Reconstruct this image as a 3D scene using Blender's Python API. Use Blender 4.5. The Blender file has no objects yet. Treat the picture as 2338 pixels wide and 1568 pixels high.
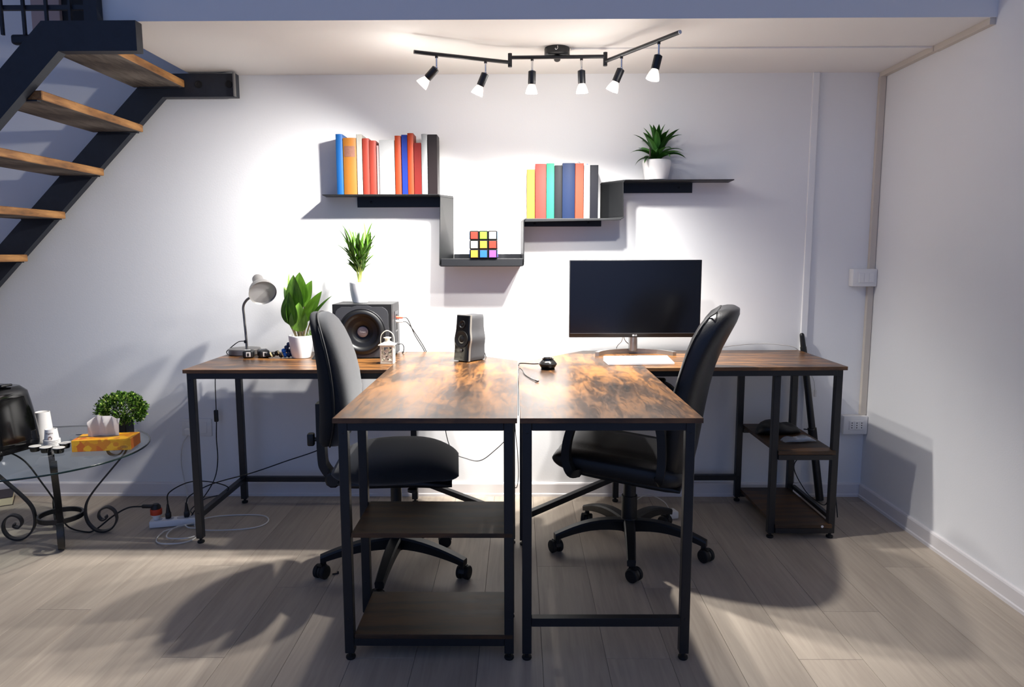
import bpy, bmesh, math, random
from mathutils import Vector, Matrix, Euler
random.seed(7)
PI = math.pi
S = bpy.context.scene
COL = S.collection
R = math.radians

# ------------------------------------------------------------------ camera, world, exposure
cam_d = bpy.data.cameras.new('camera'); cam = bpy.data.objects.new('camera', cam_d); COL.objects.link(cam)
cam_d.sensor_width = 36.0; cam_d.lens = 1631.88 / 2338 * 36.0
cam_d.clip_start = 0.05; cam_d.clip_end = 60
def _cam(p, y, r, H):
    fw = Vector((-math.sin(y) * math.cos(p), math.cos(y) * math.cos(p), -math.sin(p)))
    rt = Vector((math.cos(y), math.sin(y), 0)); up = rt.cross(fw)
    r2 = rt * math.cos(r) + up * math.sin(r); u2 = up * math.cos(r) - rt * math.sin(r)
    m = Matrix((r2, u2, -fw)).transposed().to_4x4(); m.translation = (0, 0, H)
    return m
cam.matrix_world = _cam(0.125, 0.0096, -0.0021, 1.2105)
S.camera = cam
W = bpy.data.worlds.new('world'); S.world = W; W.use_nodes = True
W.node_tree.nodes['Background'].inputs[0].default_value = (0.28, 0.45, 0.95, 1)
W.node_tree.nodes['Background'].inputs[1].default_value = 0.62
S.view_settings.view_transform = 'Standard'; S.view_settings.look = 'None'
S.view_settings.gamma = 1.0; S.view_settings.use_curve_mapping = False
S.view_settings.exposure = 0.0
SPOT_W = 100.0; GLOW_W = 1.35; SPOT_COL = (1.0, 0.975, 0.94)

# ------------------------------------------------------------------ helpers
def srgb(c):
    if isinstance(c, str):
        c = tuple(int(c[i:i + 2], 16) / 255 for i in (0, 2, 4))
    return tuple((x / 12.92 if x <= 0.04045 else ((x + 0.055) / 1.055) ** 2.4) for x in c) + (1,)
MATS = {}
def mat(name, col, rough=0.5, metal=0.0, var=0.0, vscale=20, bump=0.0, bscale=200, spec=None, coat=0.0, emit=None, estr=0, trans=0, ior=1.45, alpha=1.0, sheen=0, stretch=(1, 1, 1), sub=0):
    if name in MATS: return MATS[name]
    m = bpy.data.materials.new(name); m.use_nodes = True; nt = m.node_tree; N = nt.nodes; L = nt.links
    b = N['Principled BSDF']; c = srgb(col)
    b.inputs['Base Color'].default_value = c; b.inputs['Roughness'].default_value = rough
    b.inputs['Metallic'].default_value = metal
    if spec is not None: b.inputs['Specular IOR Level'].default_value = spec
    if coat: b.inputs['Coat Weight'].default_value = coat; b.inputs['Coat Roughness'].default_value = 0.08
    if sheen: b.inputs['Sheen Weight'].default_value = sheen
    if trans: b.inputs['Transmission Weight'].default_value = trans; b.inputs['IOR'].default_value = ior
    if alpha < 1: b.inputs['Alpha'].default_value = alpha
    if emit: b.inputs['Emission Color'].default_value = srgb(emit); b.inputs['Emission Strength'].default_value = estr
    if var or bump:
        tc = N.new('ShaderNodeTexCoord'); mp = N.new('ShaderNodeMapping'); mp.inputs['Scale'].default_value = stretch
        L.new(tc.outputs['Object'], mp.inputs['Vector'])
    if var:
        n = N.new('ShaderNodeTexNoise'); n.inputs['Scale'].default_value = vscale; n.inputs['Detail'].default_value = 5
        L.new(mp.outputs[0], n.inputs['Vector'])
        r = N.new('ShaderNodeValToRGB'); r.color_ramp.elements[0].position = 0.3; r.color_ramp.elements[1].position = 0.7
        r.color_ramp.elements[0].color = tuple(max(0, x * (1 - var)) for x in c[:3]) + (1,)
        r.color_ramp.elements[1].color = tuple(min(1, x * (1 + var)) for x in c[:3]) + (1,)
        L.new(n.outputs['Fac'], r.inputs[0]); L.new(r.outputs[0], b.inputs['Base Color'])
    if bump:
        n2 = N.new('ShaderNodeTexNoise'); n2.inputs['Scale'].default_value = bscale; n2.inputs['Detail'].default_value = 4
        L.new(mp.outputs[0], n2.inputs['Vector'])
        bp = N.new('ShaderNodeBump'); bp.inputs['Strength'].default_value = bump; bp.inputs['Distance'].default_value = 0.002
        L.new(n2.outputs['Fac'], bp.inputs['Height']); L.new(bp.outputs[0], b.inputs['Normal'])
    MATS[name] = m
    return m

def wood(name, along='Y', dark='130b06', mid='3b2512', light='7c5228', rough=0.30, blotch=2.3):
    m = bpy.data.materials.new(name); m.use_nodes = True; nt = m.node_tree; N = nt.nodes; L = nt.links
    b = N['Principled BSDF']
    tc = N.new('ShaderNodeTexCoord')
    mp = N.new('ShaderNodeMapping'); L.new(tc.outputs['Object'], mp.inputs['Vector'])
    mp.inputs['Scale'].default_value = (1, 0.16, 1) if along == 'Y' else (0.16, 1, 1)
    mq = N.new('ShaderNodeMapping'); L.new(tc.outputs['Object'], mq.inputs['Vector'])
    mq.inputs['Scale'].default_value = (1, 0.5, 1) if along == 'Y' else (0.5, 1, 1)
    g = N.new('ShaderNodeTexNoise'); g.inputs['Scale'].default_value = 38; g.inputs['Detail'].default_value = 8; g.inputs['Roughness'].default_value = 0.62; g.inputs['Distortion'].default_value = 1.2
    L.new(mp.outputs[0], g.inputs['Vector'])
    bl = N.new('ShaderNodeTexNoise'); bl.inputs['Scale'].default_value = blotch * 2.6; bl.inputs['Detail'].default_value = 4; bl.inputs['Roughness'].default_value = 0.6; bl.inputs['Distortion'].default_value = 0.6
    L.new(mq.outputs[0], bl.inputs['Vector'])
    wv = N.new('ShaderNodeTexWave'); wv.wave_type = 'RINGS'; wv.inputs['Scale'].default_value = 5; wv.inputs['Distortion'].default_value = 9; wv.inputs['Detail'].default_value = 3; wv.inputs['Detail Scale'].default_value = 1.2
    L.new(mp.outputs[0], wv.inputs['Vector'])
    a1 = N.new('ShaderNodeMath'); a1.operation = 'MULTIPLY_ADD'; a1.inputs[1].default_value = 0.55
    L.new(g.outputs['Fac'], a1.inputs[0])
    a0 = N.new('ShaderNodeMath'); a0.operation = 'MULTIPLY'; a0.inputs[1].default_value = 0.12; L.new(wv.outputs['Fac'], a0.inputs[0])
    a2 = N.new('ShaderNodeMath'); a2.operation = 'MULTIPLY_ADD'; a2.inputs[1].default_value = 0.75
    L.new(bl.outputs['Fac'], a2.inputs[0]); L.new(a0.outputs[0], a2.inputs[2]); L.new(a2.outputs[0], a1.inputs[2])
    r = N.new('ShaderNodeValToRGB'); e = r.color_ramp.elements
    e[0].position = 0.50; e[0].color = srgb(dark); e[1].position = 0.86; e[1].color = srgb(light)
    x = e.new(0.66); x.color = srgb(mid)
    L.new(a1.outputs[0], r.inputs[0]); L.new(r.outputs[0], b.inputs['Base Color'])
    rr = N.new('ShaderNodeMapRange'); rr.inputs['To Min'].default_value = rough - 0.06; rr.inputs['To Max'].default_value = rough + 0.1
    L.new(g.outputs['Fac'], rr.inputs[0]); L.new(rr.outputs[0], b.inputs['Roughness'])
    bp = N.new('ShaderNodeBump'); bp.inputs['Strength'].default_value = 0.12; bp.inputs['Distance'].default_value = 0.001
    L.new(g.outputs['Fac'], bp.inputs['Height']); L.new(bp.outputs[0], b.inputs['Normal'])
    MATS[name] = m
    return m

def NB(): return bmesh.new()
def add_box(bm, c, s, bev=0, seg=2, M=None):
    t = bmesh.new(); bmesh.ops.create_cube(t, size=1, matrix=Matrix.Diagonal((s[0], s[1], s[2], 1)))
    if bev: bmesh.ops.bevel(t, geom=t.edges[:], offset=bev, segments=seg, profile=0.5, affect='EDGES')
    X = Matrix.Translation(c) @ (M.to_4x4() if M else Matrix())
    merge(bm, t, X)
def merge(bm, t, X=None):
    vs = [bm.verts.new(X @ v.co if X else v.co) for v in t.verts]
    t.verts.index_update()
    for f in t.faces:
        try: bm.faces.new([vs[v.index] for v in f.verts])
        except ValueError: pass
    t.free()
def bx(bm, x0, x1, y0, y1, z0, z1, bev=0):
    add_box(bm, ((x0 + x1) / 2, (y0 + y1) / 2, (z0 + z1) / 2), (abs(x1 - x0), abs(y1 - y0), abs(z1 - z0)), bev)
def frame_of(d):
    d = Vector(d).normalized(); a = Vector((0, 0, 1)) if abs(d.z) < 0.9 else Vector((1, 0, 0))
    u = d.cross(a).normalized(); v = u.cross(d).normalized()   # u, v span the plane across d
    return u, v, d
def ring_loft(bm, rings, closed=True, cap=True):
    V = [[bm.verts.new(p) for p in r] for r in rings]; n = len(V[0])
    for a, b in zip(V, V[1:]):
        for i in range(n if closed else n - 1):
            j = (i + 1) % n; bm.faces.new((a[i], a[j], b[j], b[i]))
    if cap:
        bm.faces.new(list(reversed(V[0]))); bm.faces.new(V[-1])
    return V
def add_cyl(bm, p0, p1, r0, r1=None, seg=20, cap=True):
    r1 = r0 if r1 is None else r1; p0 = Vector(p0); p1 = Vector(p1); u, v, d = frame_of(p1 - p0)
    ring_loft(bm, [[p + (u * math.cos(2 * PI * i / seg) + v * math.sin(2 * PI * i / seg)) * r for i in range(seg)] for p, r in ((p0, r0), (p1, r1))], cap=cap)
def add_lathe(bm, prof, o=(0, 0, 0), axis=(0, 0, 1), seg=32, cap=True):
    o = Vector(o); u, v, d = frame_of(axis)
    ring_loft(bm, [[o + d * z + (u * math.cos(2 * PI * i / seg) + v * math.sin(2 * PI * i / seg)) * max(r, 1e-5) for i in range(seg)] for r, z in prof], cap=cap)
def catmull(P, k=8, closed=False):
    P = [Vector(p) for p in P]; out = []; n = len(P)
    for i in range(n if closed else n - 1):
        a = P[(i - 1) % n] if closed or i > 0 else P[0] * 2 - P[1]
        b = P[i]; c = P[(i + 1) % n]
        d = P[(i + 2) % n] if closed or i + 2 < n else P[-1] * 2 - P[-2]
        for j in range(k):
            t = j / k
            out.append(0.5 * ((2 * b) + (c - a) * t + (2 * a - 5 * b + 4 * c - d) * t * t + (3 * b - a - 3 * c + d) * t ** 3))
    if not closed: out.append(P[-1])
    return out
def add_tube(bm, pts, r, seg=8, k=8, closed=False, smooth=True):
    pts = catmull(pts, k, closed) if smooth else [Vector(p) for p in pts]
    n = len(pts); rings = []; u = None
    for i, p in enumerate(pts):
        t = (pts[(i + 1) % n] if (closed or i < n - 1) else p) - (pts[i - 1] if (closed or i > 0) else p)
        t.normalize()
        if u is None: u, v, _ = frame_of(t)
        else:
            u = (u - t * u.dot(t)).normalized()
        v = u.cross(t)
        rr = r(i / max(1, n - 1)) if callable(r) else r
        rings.append([p + (u * math.cos(2 * PI * j / seg) + v * math.sin(2 * PI * j / seg)) * rr for j in range(seg)])
    if closed: rings.append(rings[0])
    ring_loft(bm, rings, cap=not closed)
def add_flat(bm, pts, w, h, side, k=6, smooth=True):
    """flat bar: w along 'side' vector, h across it in the plane of the path"""
    pts = catmull(pts, k) if smooth else [Vector(p) for p in pts]
    s = Vector(side).normalized(); n = len(pts); rings = []
    for i, p in enumerate(pts):
        t = (pts[i + 1] if i < n - 1 else p) - (pts[i - 1] if i > 0 else p); t.normalize()
        q = t.cross(s).normalized()
        rings.append([p + s * (a * w / 2) + q * (b * h / 2) for a, b in ((-1, -1), (1, -1), (1, 1), (-1, 1))])
    ring_loft(bm, rings)
def add_prism(bm, poly, z0, z1, M=None):
    M = M or Matrix()
    a = [bm.verts.new(M @ Vector((x, y, z0))) for x, y in poly]; b = [bm.verts.new(M @ Vector((x, y, z1))) for x, y in poly]
    n = len(poly); bm.faces.new(list(reversed(a))); bm.faces.new(b)
    for i in range(n): bm.faces.new((a[i], a[(i + 1) % n], b[(i + 1) % n], b[i]))
def sell(c, U, V, e=0.6, n=28):
    c = Vector(c); U = Vector(U); V = Vector(V); out = []
    for i in range(n):
        t = 2 * PI * i / n; a = math.cos(t); b = math.sin(t)
        out.append(c + U * math.copysign(abs(a) ** e, a) + V * math.copysign(abs(b) ** e, b))
    return out
XZ = Matrix(((1, 0, 0, 0), (0, 0, 1, 0), (0, 1, 0, 0), (0, 0, 0, 1)))     # (x, z, y) prism drawn in the x-z plane

def obj(name, bm, m, parent=None, world=False, smooth=None, origin=None, kind=None):
    bmesh.ops.recalc_face_normals(bm, faces=bm.faces[:])
    me = bpy.data.meshes.new(name); bm.to_mesh(me); bm.free()
    return obj_me(name, me, m, parent, world, smooth, origin, kind)
def obj_me(name, me, m, parent=None, world=False, smooth=None, origin=None, kind=None):
    if smooth is not None:
        me.shade_smooth(); me.set_sharp_from_angle(angle=R(smooth))
    o = bpy.data.objects.new(name, me); COL.objects.link(o)
    if m: 
        if not me.materials: me.materials.append(m)
    if origin is not None:
        me.transform(Matrix.Translation(-Vector(origin))); o.location = origin
    if parent:
        o.parent = parent
        if world: o.matrix_parent_inverse = parent.matrix_basis.inverted()
    if kind: o['kind'] = kind
    return o
def tag(o, label, cat, group=None):
    o['label'] = label; o['category'] = cat
    if group: o['group'] = group
    return o
def thing(name, label, cat, loc=(0, 0, 0), rz=0, group=None):
    o = bpy.data.objects.new(name, None); COL.objects.link(o); o.empty_display_size = 0.05
    o.location = loc; o.rotation_euler = (0, 0, rz)
    return tag(o, label, cat, group)
def text_mesh(name, s, size, m, parent, M, ext=0.0004, bold=False):
    cu = bpy.data.curves.new(name, 'FONT'); cu.body = s; cu.size = size; cu.extrude = ext; cu.align_x = 'CENTER'; cu.align_y = 'CENTER'
    if bold: cu.offset = size * 0.02
    t = bpy.data.objects.new(name + '_tmp', cu); COL.objects.link(t)
    dg = bpy.context.evaluated_depsgraph_get(); me = bpy.data.meshes.new_from_object(t.evaluated_get(dg))
    bpy.data.objects.remove(t); me.transform(M); me.materials.clear()
    o = obj_me(name, me, m, parent)
    return o

# ------------------------------------------------------------------ materials
M_wall = mat('wall_paint', 'ecebea', 0.85, bump=0.12, bscale=160, spec=0.2)
M_ceil = mat('ceiling_paint', 'efece8', 0.9, bump=0.1, bscale=120, spec=0.2)
M_white = mat('white_plastic', 'e9e7e4', 0.45)
M_beige = mat('beige_duct', 'cfc5b8', 0.55)
M_base = mat('baseboard_white', 'e6e1df', 0.45)
M_black = mat('black_powder_coat', '15161a', 0.42, bump=0.15, bscale=500)
M_blackp = mat('black_plastic', '101113', 0.45)
M_gloss = mat('black_gloss', '070708', 0.12, coat=0.4)
M_rub = mat('black_rubber', '0b0b0c', 0.7)
M_chrome = mat('chrome', 'd8d8da', 0.12, 1.0)
M_silver = mat('brushed_silver', 'a7a6a5', 0.36, 0.9)
M_steel = mat('dark_steel_paint', '1e222b', 0.5, var=0.15, vscale=30, bump=0.15, bscale=150)
M_deskY = wood('rustic_wood_lengthwise', 'Y')
M_deskX = wood('rustic_wood_crosswise', 'X')
M_edge = wood('rustic_wood_edge', 'X', '150d08', '33210f', '553719', 0.5)
M_edge2 = wood('rustic_wood_rim', 'X', '2a1b11', '553820', '7d5632', 0.5)
M_tread = wood('stair_wood', 'Y', '4a331f', '8a5e34', 'b98750', 0.55, blotch=1.2)
M_under = wood('weathered_stair_underside', 'Y', '352e2a', '5f554c', '8d8377', 0.7, blotch=1.2)
M_pot = mat('white_ceramic', 'efeeec', 0.28)
M_fabric = mat('charcoal_fabric', '1f2125', 0.95, var=0.2, vscale=420, bump=0.5, bscale=900, sheen=0.25)
M_leather = mat('black_leather', '1b1b1c', 0.42, bump=0.25, bscale=260)
M_soil = mat('dark_soil', '3a261a', 0.95, bump=0.8, bscale=90)
M_pebble = mat('white_pebbles', 'e8e6e2', 0.8, bump=0.9, bscale=160)
M_blk_cable = mat('black_cable', '0d0d0e', 0.5)
M_wht_cable = mat('white_cable', 'd9d6d0', 0.5)

# ------------------------------------------------------------------ the setting
D = 3.484; RX = 1.711; CZ = 2.046; CE = 2.696; LX = -4.2
def floor_mat():
    m = bpy.data.materials.new('oak_laminate'); m.use_nodes = True; nt = m.node_tree; N = nt.nodes; L = nt.links; b = N['Principled BSDF']
    tc = N.new('ShaderNodeTexCoord'); oi = N.new('ShaderNodeObjectInfo')
    ad = N.new('ShaderNodeVectorMath'); ad.operation = 'ADD'; L.new(tc.outputs['Object'], ad.inputs[0])
    sc = N.new('ShaderNodeVectorMath'); sc.operation = 'SCALE'; sc.inputs['Scale'].default_value = 17.0
    cb = N.new('ShaderNodeCombineXYZ'); 
    for i in range(3): L.new(oi.outputs['Random'], cb.inputs[i])
    L.new(cb.outputs[0], sc.inputs[0]); L.new(sc.outputs[0], ad.inputs[1])
    mp = N.new('ShaderNodeMapping'); mp.inputs['Scale'].default_value = (1, 0.06, 1); L.new(ad.outputs[0], mp.inputs[0])
    n = N.new('ShaderNodeTexNoise'); n.inputs['Scale'].default_value = 60; n.inputs['Detail'].default_value = 8; n.inputs['Distortion'].default_value = 0.8; L.new(mp.outputs[0], n.inputs[0])
    n2 = N.new('ShaderNodeTexNoise'); n2.inputs['Scale'].default_value = 9; n2.inputs['Detail'].default_value = 3; L.new(mp.outputs[0], n2.inputs[0])
    s = N.new('ShaderNodeMath'); s.operation = 'MULTIPLY_ADD'; s.inputs[1].default_value = 0.5; L.new(n.outputs[0], s.inputs[0])
    h = N.new('ShaderNodeMath'); h.operation = 'MULTIPLY'; h.inputs[1].default_value = 0.5; L.new(n2.outputs[0], h.inputs[0]); L.new(h.outputs[0], s.inputs[2])
    r = N.new('ShaderNodeValToRGB'); r.color_ramp.elements[0].position = 0.32; r.color_ramp.elements[1].position = 0.68
    r.color_ramp.elements[0].color = srgb('9b8e80'); r.color_ramp.elements[1].color = srgb('b5a898'); L.new(s.outputs[0], r.inputs[0])
    hv = N.new('ShaderNodeHueSaturation'); mr = N.new('ShaderNodeMapRange'); mr.inputs['To Min'].default_value = 0.92; mr.inputs['To Max'].default_value = 1.06
    L.new(oi.outputs['Random'], mr.inputs[0]); L.new(mr.outputs[0], hv.inputs['Value']); L.new(r.outputs[0], hv.inputs['Color']); L.new(hv.outputs[0], b.inputs['Base Color'])
    b.inputs['Roughness'].default_value = 0.52; b.inputs['Specular IOR Level'].default_value = 0.35
    bp = N.new('ShaderNodeBump'); bp.inputs['Strength'].default_value = 0.1; bp.inputs['Distance'].default_value = 0.001; L.new(n.outputs[0], bp.inputs['Height']); L.new(bp.outputs[0], b.inputs['Normal'])
    return m
M_floor = floor_mat()
bm = NB(); bx(bm, LX, RX, -1.6, D, -0.06, -0.004)
floor = obj('floor', bm, mat('floor_joint', '5c524a', 0.9)); floor['kind'] = 'structure'
PW = 0.1925; PL = 1.38; plank_me = {}
x = 0.07 + PW * 9
row = 0
while x > LX:
    x0 = x - PW; x1 = min(x, RX); 
    offs = [2.02, 1.28, 1.72, 0.93, 2.02, 1.5, 1.1][row % 7]
    y = offs - PL * 3
    while y < D:
        a = max(y, -1.6); c = min(y + PL, D)
        if c > a + 0.02 and x1 > x0 + 0.01:
            key = (round(x1 - x0, 4), round(c - a, 4))
            if key not in plank_me:
                b2 = NB(); add_box(b2, (0, 0, -0.005), (key[0] - 0.0009, key[1] - 0.0009, 0.010), 0.0006, 1)
                me = bpy.data.meshes.new('plank'); b2.to_mesh(me); b2.free(); me.materials.append(M_floor); plank_me[key] = me
            o = bpy.data.objects.new('plank', plank_me[key]); COL.objects.link(o); o.parent = floor; o.location = ((x0 + x1) / 2, (a + c) / 2, 0)
        y += PL
    x -= PW; row += 1

def struct(name, bm, m, **k):
    o = obj(name, bm, m, **k); o['kind'] = 'structure'; return o
bm = NB(); bx(bm, LX, RX + 0.12, D, D + 0.12, -0.06, 4.3); struct('wall_back', bm, M_wall)
bm = NB(); bx(bm, RX, RX + 0.12, -1.6, D, -0.06, 4.3); struct('wall_right', bm, M_wall)
# rest of the tall loft room: left wall and roof; the camera side is the open glazed front that lets the blue evening in
bm = NB(); bx(bm, LX - 0.12, LX, -1.6, D + 0.12, -0.06, 4.3); struct('wall_left', bm, M_wall)
bm = NB(); bx(bm, LX - 0.12, RX + 0.12, -1.6, D + 0.12, 4.3, 4.42); struct('ceiling', bm, M_ceil)
# the mezzanine slab overhead is the ceiling of this corner
bm = NB(); bx(bm, -1.535, RX, CE, D, CZ, CZ + 0.26); struct('ceiling', bm, M_ceil)
def baseboard(name, p0, p1, nrm):
    bm = NB(); p0 = Vector(p0); p1 = Vector(p1); n = Vector(nrm)
    prof = [(0, 0), (0.016, 0), (0.016, 0.012), (0.012, 0.016), (0.012, 0.062), (0.009, 0.068), (0, 0.070)]
    ring_loft(bm, [[p + n * a + Vector((0, 0, b)) for a, b in prof] for p in (p0, p1)])
    return struct(name, bm, M_base)
baseboard('baseboard_back', (LX, D, 0), (RX, D, 0), (0, -1, 0))
baseboard('baseboard_right', (RX, -1.6, 0), (RX, D - 0.016, 0), (-1, 0, 0))
# cable ducts and joints on wall and ceiling
bm = NB(); bx(bm, RX - 0.030, RX - 0.002, D - 0.022, D, 0.42, CZ - 0.022, 0.001)
bx(bm, RX - 0.028, RX - 0.004, D - 0.0225, D - 0.022, 0.42, CZ - 0.022); struct('trim_1', bm, M_beige)
bm = NB(); bx(bm, RX - 0.022, RX, CE + 0.005, 3.05, CZ - 0.024, CZ, 0.001); bx(bm, RX - 0.026, RX, 3.05, D - 0.0, CZ - 0.022, CZ, 0.001); struct('trim_2', bm, M_beige)
bm = NB(); bx(bm, 0.215, RX - 0.026, 3.055, 3.068, CZ - 0.007, CZ, 0.001); struct('trim_3', bm, M_ceil)
bm = NB(); bx(bm, 1.374, 1.404, D - 0.014, D, 0.071, CZ, 0.002); struct('trim_4', bm, M_wall)
# upstairs doorway behind the railing
d1 = thing('door_1', 'x', 'door', (-2.0, D, 2.306)); del d1['label']; del d1['category']; d1['kind'] = 'structure'
bm = NB(); bx(bm, -2.113, -1.30, D - 0.03, D, 2.2, 4.2); obj('door_leaf', bm, mat('dark_door', '0c0c0f', 0.6), d1, True)
bm = NB(); bx(bm, -2.245, -2.113, D - 0.05, D, 2.2, 4.2, 0.003); obj('door_jamb', bm, mat('pinkish_jamb', 'b9a29c', 0.6), d1, True)

# ------------------------------------------------------------------ staircase
st = thing('staircase', 'dark steel open staircase with worn wooden treads rising to the loft', 'staircase', (-2.6, 3.0, 0))
def stringer(y0, y1, xe):
    sl = 0.2 / 0.197
    xb, zb = -1.645, 1.932       # lower bend
    xu, zu = -1.70, 2.036        # upper bend
    xl = -3.46
    poly = [(xe, zb), (xe, zu), (xu, zu), (xl, zu - (xu - xl) * sl), (xl, zb - (xb - xl) * sl), (xb, zb)]
    bm = NB(); add_prism(bm, poly, y0, y1, XZ)
    return bm
obj('stringer', stringer(2.650, 2.694, -1.362), M_steel, st, True)
s2 = obj('stringer', stringer(3.405, 3.445, -1.303), M_steel, st, True)
for hx in (-1.475, -1.335):
    bm = NB(); add_lathe(bm, [(0.017, 0), (0.017, 0.003), (0.013, 0.003), (0.012, 0.001)], (hx, 3.405, 1.988), (0, -1, 0), 18); obj('bolt_hole', bm, M_rub, s2, True, 40)
bm = NB(); bx(bm, -1.309, -1.303, 3.385, 3.405, 1.932, 2.036); obj('end_flange', bm, mat('worn_steel_edge', '6c6a68', 0.6), s2, True)
tb = [(-1.540, 1.974), (-1.745, 1.774), (-1.942, 1.576), (-2.139, 1.378), (-2.336, 1.178), (-2.533, 0.978), (-2.73, 0.778), (-2.927, 0.578), (-3.124, 0.378), (-3.321, 0.178)]
def tread_mesh():
    me = bpy.data.meshes.new('tread'); b2 = NB(); add_box(b2, (-0.118, 0, 0.0165), (0.236, 0.711, 0.033), 0.003, 1)
    b2.normal_update()
    for f in b2.faces: f.material_index = 1 if f.normal.z < -0.9 else 0
    b2.to_mesh(me); b2.free(); me.materials.append(M_tread); me.materials.append(M_under); return me
tm = tread_mesh()
for x, z in tb:
    o = bpy.data.objects.new('tread', tm); COL.objects.link(o); o.parent = st
    o.location = Vector((x, 3.0495, z)) - Vector(st.location)
    for yy in (2.705, 3.394):
        b2 = NB(); bx(b2, x - 0.2, x - 0.02, yy - 0.011, yy + 0.011, z - 0.005, z); c = obj('tread_cleat', b2, M_steel, st, True)
rl = thing('stair_railing', 'dark blue metal guard railing with square bars above the staircase', 'railing', (-1.7, 2.67, 2.036))
bm = NB(); bx(bm, -1.547, -1.500, 2.655, 2.692, 2.036, 3.0); obj('post', bm, M_steel, rl, True)
for zz in (2.086, 2.52, 2.96):
    bm = NB(); bx(bm, -2.3, -1.547, 2.664, 2.678, zz - 0.008, zz + 0.008); obj('rail', bm, M_steel, rl, True)
for i, xx in enumerate((-2.17, -2.09, -2.01, -1.925, -1.844, -1.764, -1.682, -1.597)):
    zb = 2.036 if xx > -1.7 else max(1.99, 2.036 - (-1.70 - xx) * 1.015)
    bm = NB(); bx(bm, xx - 0.0045, xx + 0.0045, 2.652, 2.663, zb, 2.97); obj('baluster', bm, M_steel, rl, True)
bm = NB(); add_box(bm, (-1.795, 2.70, 1.985), (0.09, 0.03, 0.035), 0.01, 3); obj('rail_bracket', bm, M_steel, rl, True)

# ------------------------------------------------------------------ track light
tl = thing('track_light', 'black six-spot ceiling track light with angled arms and lit halogen bulbs', 'ceiling light', (0.158, 3.06, CZ))
bm = NB(); add_lathe(bm, [(0.050, 0), (0.052, -0.004), (0.052, -0.028), (0.046, -0.032)], (0.158, 3.06, CZ), (0, 0, 1), 40); obj('canopy_plate', bm, M_black, tl, True, 40)
bm = NB(); add_tube(bm, [(0.150, 3.004, CZ - 0.014), (0.147, 2.998, CZ - 0.018), (0.152, 2.996, CZ - 0.022), (0.157, 2.999, CZ - 0.016), (0.157, 3.004, CZ - 0.006)], 0.0016, 6); obj('chain_ring', bm, M_chrome, tl, True, 60)
bm = NB(); add_cyl(bm, (0.158, 3.045, CZ - 0.05), (0.158, 3.055, CZ - 0.03), 0.013, seg=16); obj('swivel', bm, M_black, tl, True, 40)
ZB = 2.003; ZA = 1.984
bm = NB(); add_cyl(bm, (-0.035, 3.035, ZB), (0.350, 3.025, ZB), 0.0075, seg=16); obj('centre_bar', bm, M_black, tl, True, 40)
jl = Vector((-0.035, 3.035, 0)); jr = Vector((0.352, 3.025, 0))
for j in (jl, jr):
    bm = NB(); add_cyl(bm, (j.x, j.y, ZA - 0.018), (j.x, j.y, ZB + 0.016), 0.0085, seg=16); obj('hinge_pin', bm, M_black, tl, True, 40)
le = Vector((-0.404, 2.875, ZA)); re_ = Vector((0.568, 2.644, ZA))
bm = NB(); add_cyl(bm, (jl.x, jl.y, ZA), le, 0.0075, seg=16); obj('arm', bm, M_black, tl, True, 40)
bm = NB(); add_cyl(bm, (jr.x, jr.y, ZA), re_, 0.0075, seg=16); obj('arm', bm, M_black, tl, True, 40)
bm = NB(); add_cyl(bm, re_, re_ + (re_ - Vector((jr.x, jr.y, ZA))).normalized() * 0.004, 0.007, seg=14); obj('end_cap', bm, M_white, tl, True, 40)
M_lens = mat('lit_bulb_lens', 'fff6ea', 0.3, emit='fff3e2', estr=14)
M_cone = mat('lit_bulb_glass', 'fff6ea', 0.25, emit='fff1de', estr=1.6)
def lerp(a, b, t): return a + (b - a) * t
JL = Vector((jl.x, jl.y, ZA)); JR = Vector((jr.x, jr.y, ZA))
CL = Vector((-0.035, 3.035, ZB)); CR = Vector((0.350, 3.025, ZB))
spots = [  # point on bar, aim direction
    (lerp(JL, le, 0.775), (-0.62, 0.12, -0.62)),
    (lerp(JL, le, 0.265), (-0.36, 0.10, -0.80)),
    (lerp(CL, CR, 0.235), (-0.03, 0.10, -1.0)),
    (lerp(CL, CR, 0.755), (0.05, 0.08, -1.0)),
    (lerp(JR, re_, 0.245), (-0.36, 0.10, -0.86)),
    (lerp(JR, re_, 0.750), (-0.24, -0.04, -1.0))]
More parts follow.
